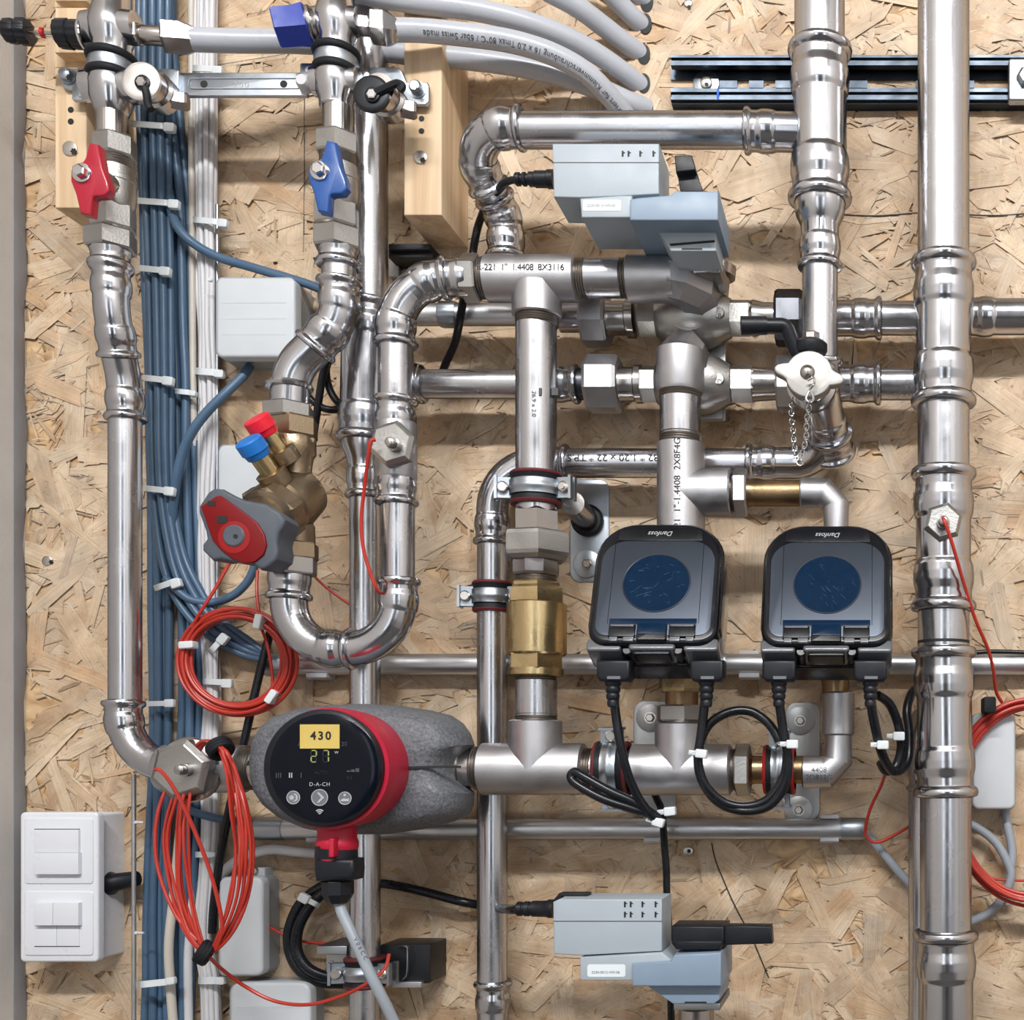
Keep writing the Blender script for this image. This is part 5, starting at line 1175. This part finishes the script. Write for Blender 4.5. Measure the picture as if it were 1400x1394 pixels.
Tie('white cable tie on the white bundle inside the red wire coil', 278, 314, 931, 933, 20, 32, 309, 934, 8, 11, group='cable ties on the white bundle')
Tie('white cable tie on the white bundle above the hanging loops bottom strap', 268, 296, 1168, 1168, 20, 32, 290, 1168, 8, 6, group='cable ties on the white bundle')
Tie('white cable tie on the white bundle at the bottom edge', 272, 304, 1340, 1340, 20, 34, 300, 1341, 10, 9, group='cable ties on the white bundle')
Tie('white cable tie on the white bundle right above the flat bar', 264, 306, 93, 95, 20, 34, 296, 95, 8, 10, group='cable ties on the white bundle')
Tie('white cable tie round the black cable arc under the pump plug', 410, 436, 1224, 1238, 36, 48, 414, 1228, 7, 11)

# ================================================================ red wires
def coil(t, name, cx0, cy0, rx, ry, h, n, spread, jit, a0=0., wpx=2.6, mat='red_wire'):
    for i in range(n):
        q = (i/(n-1)-.5)*spread; jx, jy = rnd.uniform(-jit, jit), rnd.uniform(-jit, jit); ph = rnd.random()*6
        pts = [(cx0+jx+(rx+q+1.6*sin(2*a+ph))*cos(a), cy0+jy+(ry+q+1.6*sin(2*a+ph))*sin(a), h+3.5*(i % 3)+1.5*sin(a*3+ph)) for a in [2*pi*k/20 for k in range(20)]]
        Wire(t, name, mat, pts, wpx, closed=True, k=5)
t = T('wire_coil', 'round coil of red wire tied beside the black slanting cable', 'wire coil', P(325, 975, 50))
coil(t, 'wire_turn', 324, 904, 72, 66, 46, 8, 17, 1.2)
Wire(t, 'wire_tail', 'red_wire', [(262, 858, 52), (275, 835, 54), (294, 805, 50), (310, 776, 44), (320, 760, 36)], 2.4)
Wire(t, 'wire_tail', 'red_wire', [(358, 848, 50), (353, 830, 50), (351, 805, 46), (352, 780, 40)], 2.2)
Wire(t, 'wire_tail', 'red_wire', [(352, 846, 40), (365, 880, 42), (372, 920, 42), (372, 950, 44)], 2.2)
for x, y, a in ((351, 849, .2), (253, 881, 1.5), (369, 952, .6)):
    o = [(x+u*cos(a)-v*sin(a), y+u*sin(a)+v*cos(a)) for u, v in rr(-5, -10, 5, 10, 2, 2)]; Pr(t, 'tie', 'tie', o, 60, 50, 1)
Cable('red_wire', 'thin red wire slanting behind the U-bend to the thick pipe', [(418, 776, 60), (432, 790, 56), (450, 806, 52), (478, 826, 46)], 1.8, 'red_wire', 'wire')
t = T('wire_coil', 'long hanging loops of red wire below the pump inlet with black straps', 'wire coil', P(280, 1310, 140))
for i in range(8):
    q = (i-3.5)*1.15; g = lambda m_: rnd.uniform(-m_, m_)
    R_ = [(292+q*.6, 1016, 142+g(3)), (306+q*1.2, 1028, 150+g(4)), (318+q*1.8+g(1), 1060, 152+g(5)), (328+q*2.7+g(2), 1110, 152+g(6)), (332+q*3.0+g(3), 1165, 150+g(7)), (327+q*2.9+g(2), 1225, 148+g(6)), (308+q*2.2+g(2), 1275, 146+g(4)), (284+q*.8, 1302, 144)]
    L__ = [(262+q*2.6, 1272, 140+g(3)), (246+q*3.4+g(4), 1215, 136+g(5)), (240+q*4+g(5), 1150, 134+g(6)), (246+q*3+g(3), 1100, 132+g(5)), (262+q*1.5, 1040, 124), (278+q, 1014, 134)]
    Wire(t, 'wire_turn', 'red_wire', R_+L__, 2.1, closed=True, k=6)
Wire(t, 'wire_turn', 'red_wire', [(270, 1285, 142), (240, 1250, 140), (218, 1195, 138), (212, 1150, 136), (216, 1110, 134), (226, 1080, 130)], 2.5)
for (px_, py_, h_, ax_) in ((301, 1023, 142, (.62, -.35, -.70)), (280, 1302, 144, (-.75, -.25, .45))):
    a_, e1, e2 = basis(ax_); c_ = P(px_, py_, h_)
    for q in (-.003, 0, .003): tube(MB(), [c_+a_*q+(e1*cos(2*pi*k/24)*.0085+e2*sin(2*pi*k/24)*.0085) for k in range(24)], .0032, 8, True).build('black_strap', 'rubber', t)
Wire(t, 'wire_tail', 'red_wire', [(286, 1308, 146), (305, 1326, 120), (335, 1348, 100), (375, 1368, 96), (420, 1373, 100), (465, 1362, 108), (500, 1345, 112), (525, 1325, 104), (532, 1304, 96)], 2.5)
Cable('red_wire', 'dark red wire from the grey junction box to the pipe under the pump', [(366, 1266, 30), (385, 1276, 32), (405, 1285, 30), (450, 1290, 30), (490, 1289, 34)], 2, 'red_wire', 'wire')
t = T('wire_coil', 'coil of red wire at the right edge hanging over the grey box', 'wire coil', P(1400, 1220, 56))
coil(t, 'wire_turn', 1412, 1095, 108, 134, 48, 7, 14, 2.5)
Pr(t, 'black_strap', 'rubber', rr(1345, 952, 1362, 974, 3), 72, 40, 1)
Cable('red_wire', 'thin red wire drooping from the black cable coil to the right riser', [(1212, 1052, 90), (1204, 1075, 70), (1190, 1105, 50), (1183, 1135, 40), (1190, 1149, 38), (1204, 1150, 36), (1225, 1140, 32), (1250, 1125, 26)], 2.2, 'red_wire', 'wire')
Cable('red_wire', 'lone red wire crossing below the right junction box', [(1310, 1185, 20), (1335, 1194, 20), (1365, 1202, 20), (1440, 1204, 20)], 1.8, 'red_wire', 'wire')

# ================================================================ grey plastic pipes entering the board at the top
def hole(px, py, rx, ry):
    mb = MB(); prism(mb, circ(px, py, rx, ry, 24), 3.4, 1); mb.build('drilled_hole', 'ink', wall)
PX = [('grey plastic pipe with printed text leaving the right manifold', [(538, 41, 104), (580, 42, 100), (640, 48, 92), (700, 57, 82), (755, 74, 70), (800, 99, 56), (832, 130, 40), (856, 160, 22), (868, 180, 0)], 14.5),
      ('grey plastic pipe from the left manifold passing behind the right one', [(262, 54, 102), (320, 56, 92), (400, 57, 74), (470, 62, 62), (560, 73, 58), (640, 80, 52), (700, 88, 46), (760, 101, 36), (815, 120, 22), (860, 140, 8), (886, 150, -4)], 14.5),
      ('grey plastic pipe entering the third drilled hole from the top', [(420, -30, 96), (500, -9, 92), (560, 2, 86), (640, 12, 76), (700, 25, 66), (755, 43, 50), (805, 67, 32), (850, 97, 12), (882, 122, -6)], 14),
      ('grey plastic pipe entering the second drilled hole from the top', [(700, -40, 70), (750, -12, 56), (790, 10, 42), (825, 36, 24), (856, 60, 8), (884, 80, -8)], 13.5),
      ('grey plastic pipe entering the topmost full drilled hole', [(790, -50, 44), (825, -18, 28), (850, 8, 14), (868, 26, 4), (886, 42, -8)], 13),
      ('stub of grey plastic pipe at the top edge', [(850, -30, 16), (870, -10, 6), (888, 6, -6)], 12)]
for i, (lab, pts, r) in enumerate(PX): Cable('plastic_pipe', lab, pts, r, 'pex', 'pipe', k=10, n=24)
for x, y in ((884, 3), (882, 32), (880, 74), (880, 114), (884, 150)): hole(x, y, 9, 14)
# print along the first pipe, upside down, reading from its right end
pp, LL = resample(spline([P(*q) for q in PX[0][1]], 10), .001)
pp = pp[::-1]; vs, fs = text_mesh('zentriert fur Klemmverschraubung 16 x 2.0 Tmax 80°C / 6bar Swiss made', .0076, 0, 1.05)
x0 = min(v.x for v in vs); wdt = max(v.x for v in vs)-x0; out = []; rp_ = 14.5*S(75); st = LL*.09; sc = (LL*.80)/wdt
for v in vs:
    s = st+(v.x-x0)*sc; i = min(len(pp)-2, max(1, int(s/LL*(len(pp)-1)))); d_ = (pp[i+1]-pp[i-1]).normalized()
    view = (Vector((0, -1.2, 0))-pp[i]); view = (view-d_*view.dot(d_)).normalized(); up = d_.cross(view)*-1
    up = view.cross(d_)*1.0
    a = v.y/rp_+.15
    out.append(pp[i].lerp(pp[i+1], s/LL*(len(pp)-1)-i)+(view*cos(a)+up*sin(a))*(rp_+.0004))
mb = MB(); mb.add(out, fs)
for o in list(C.objects):
    if o.get('label', '').startswith('grey plastic pipe with printed'): mb.build('lettering', 'ink_grey', o)
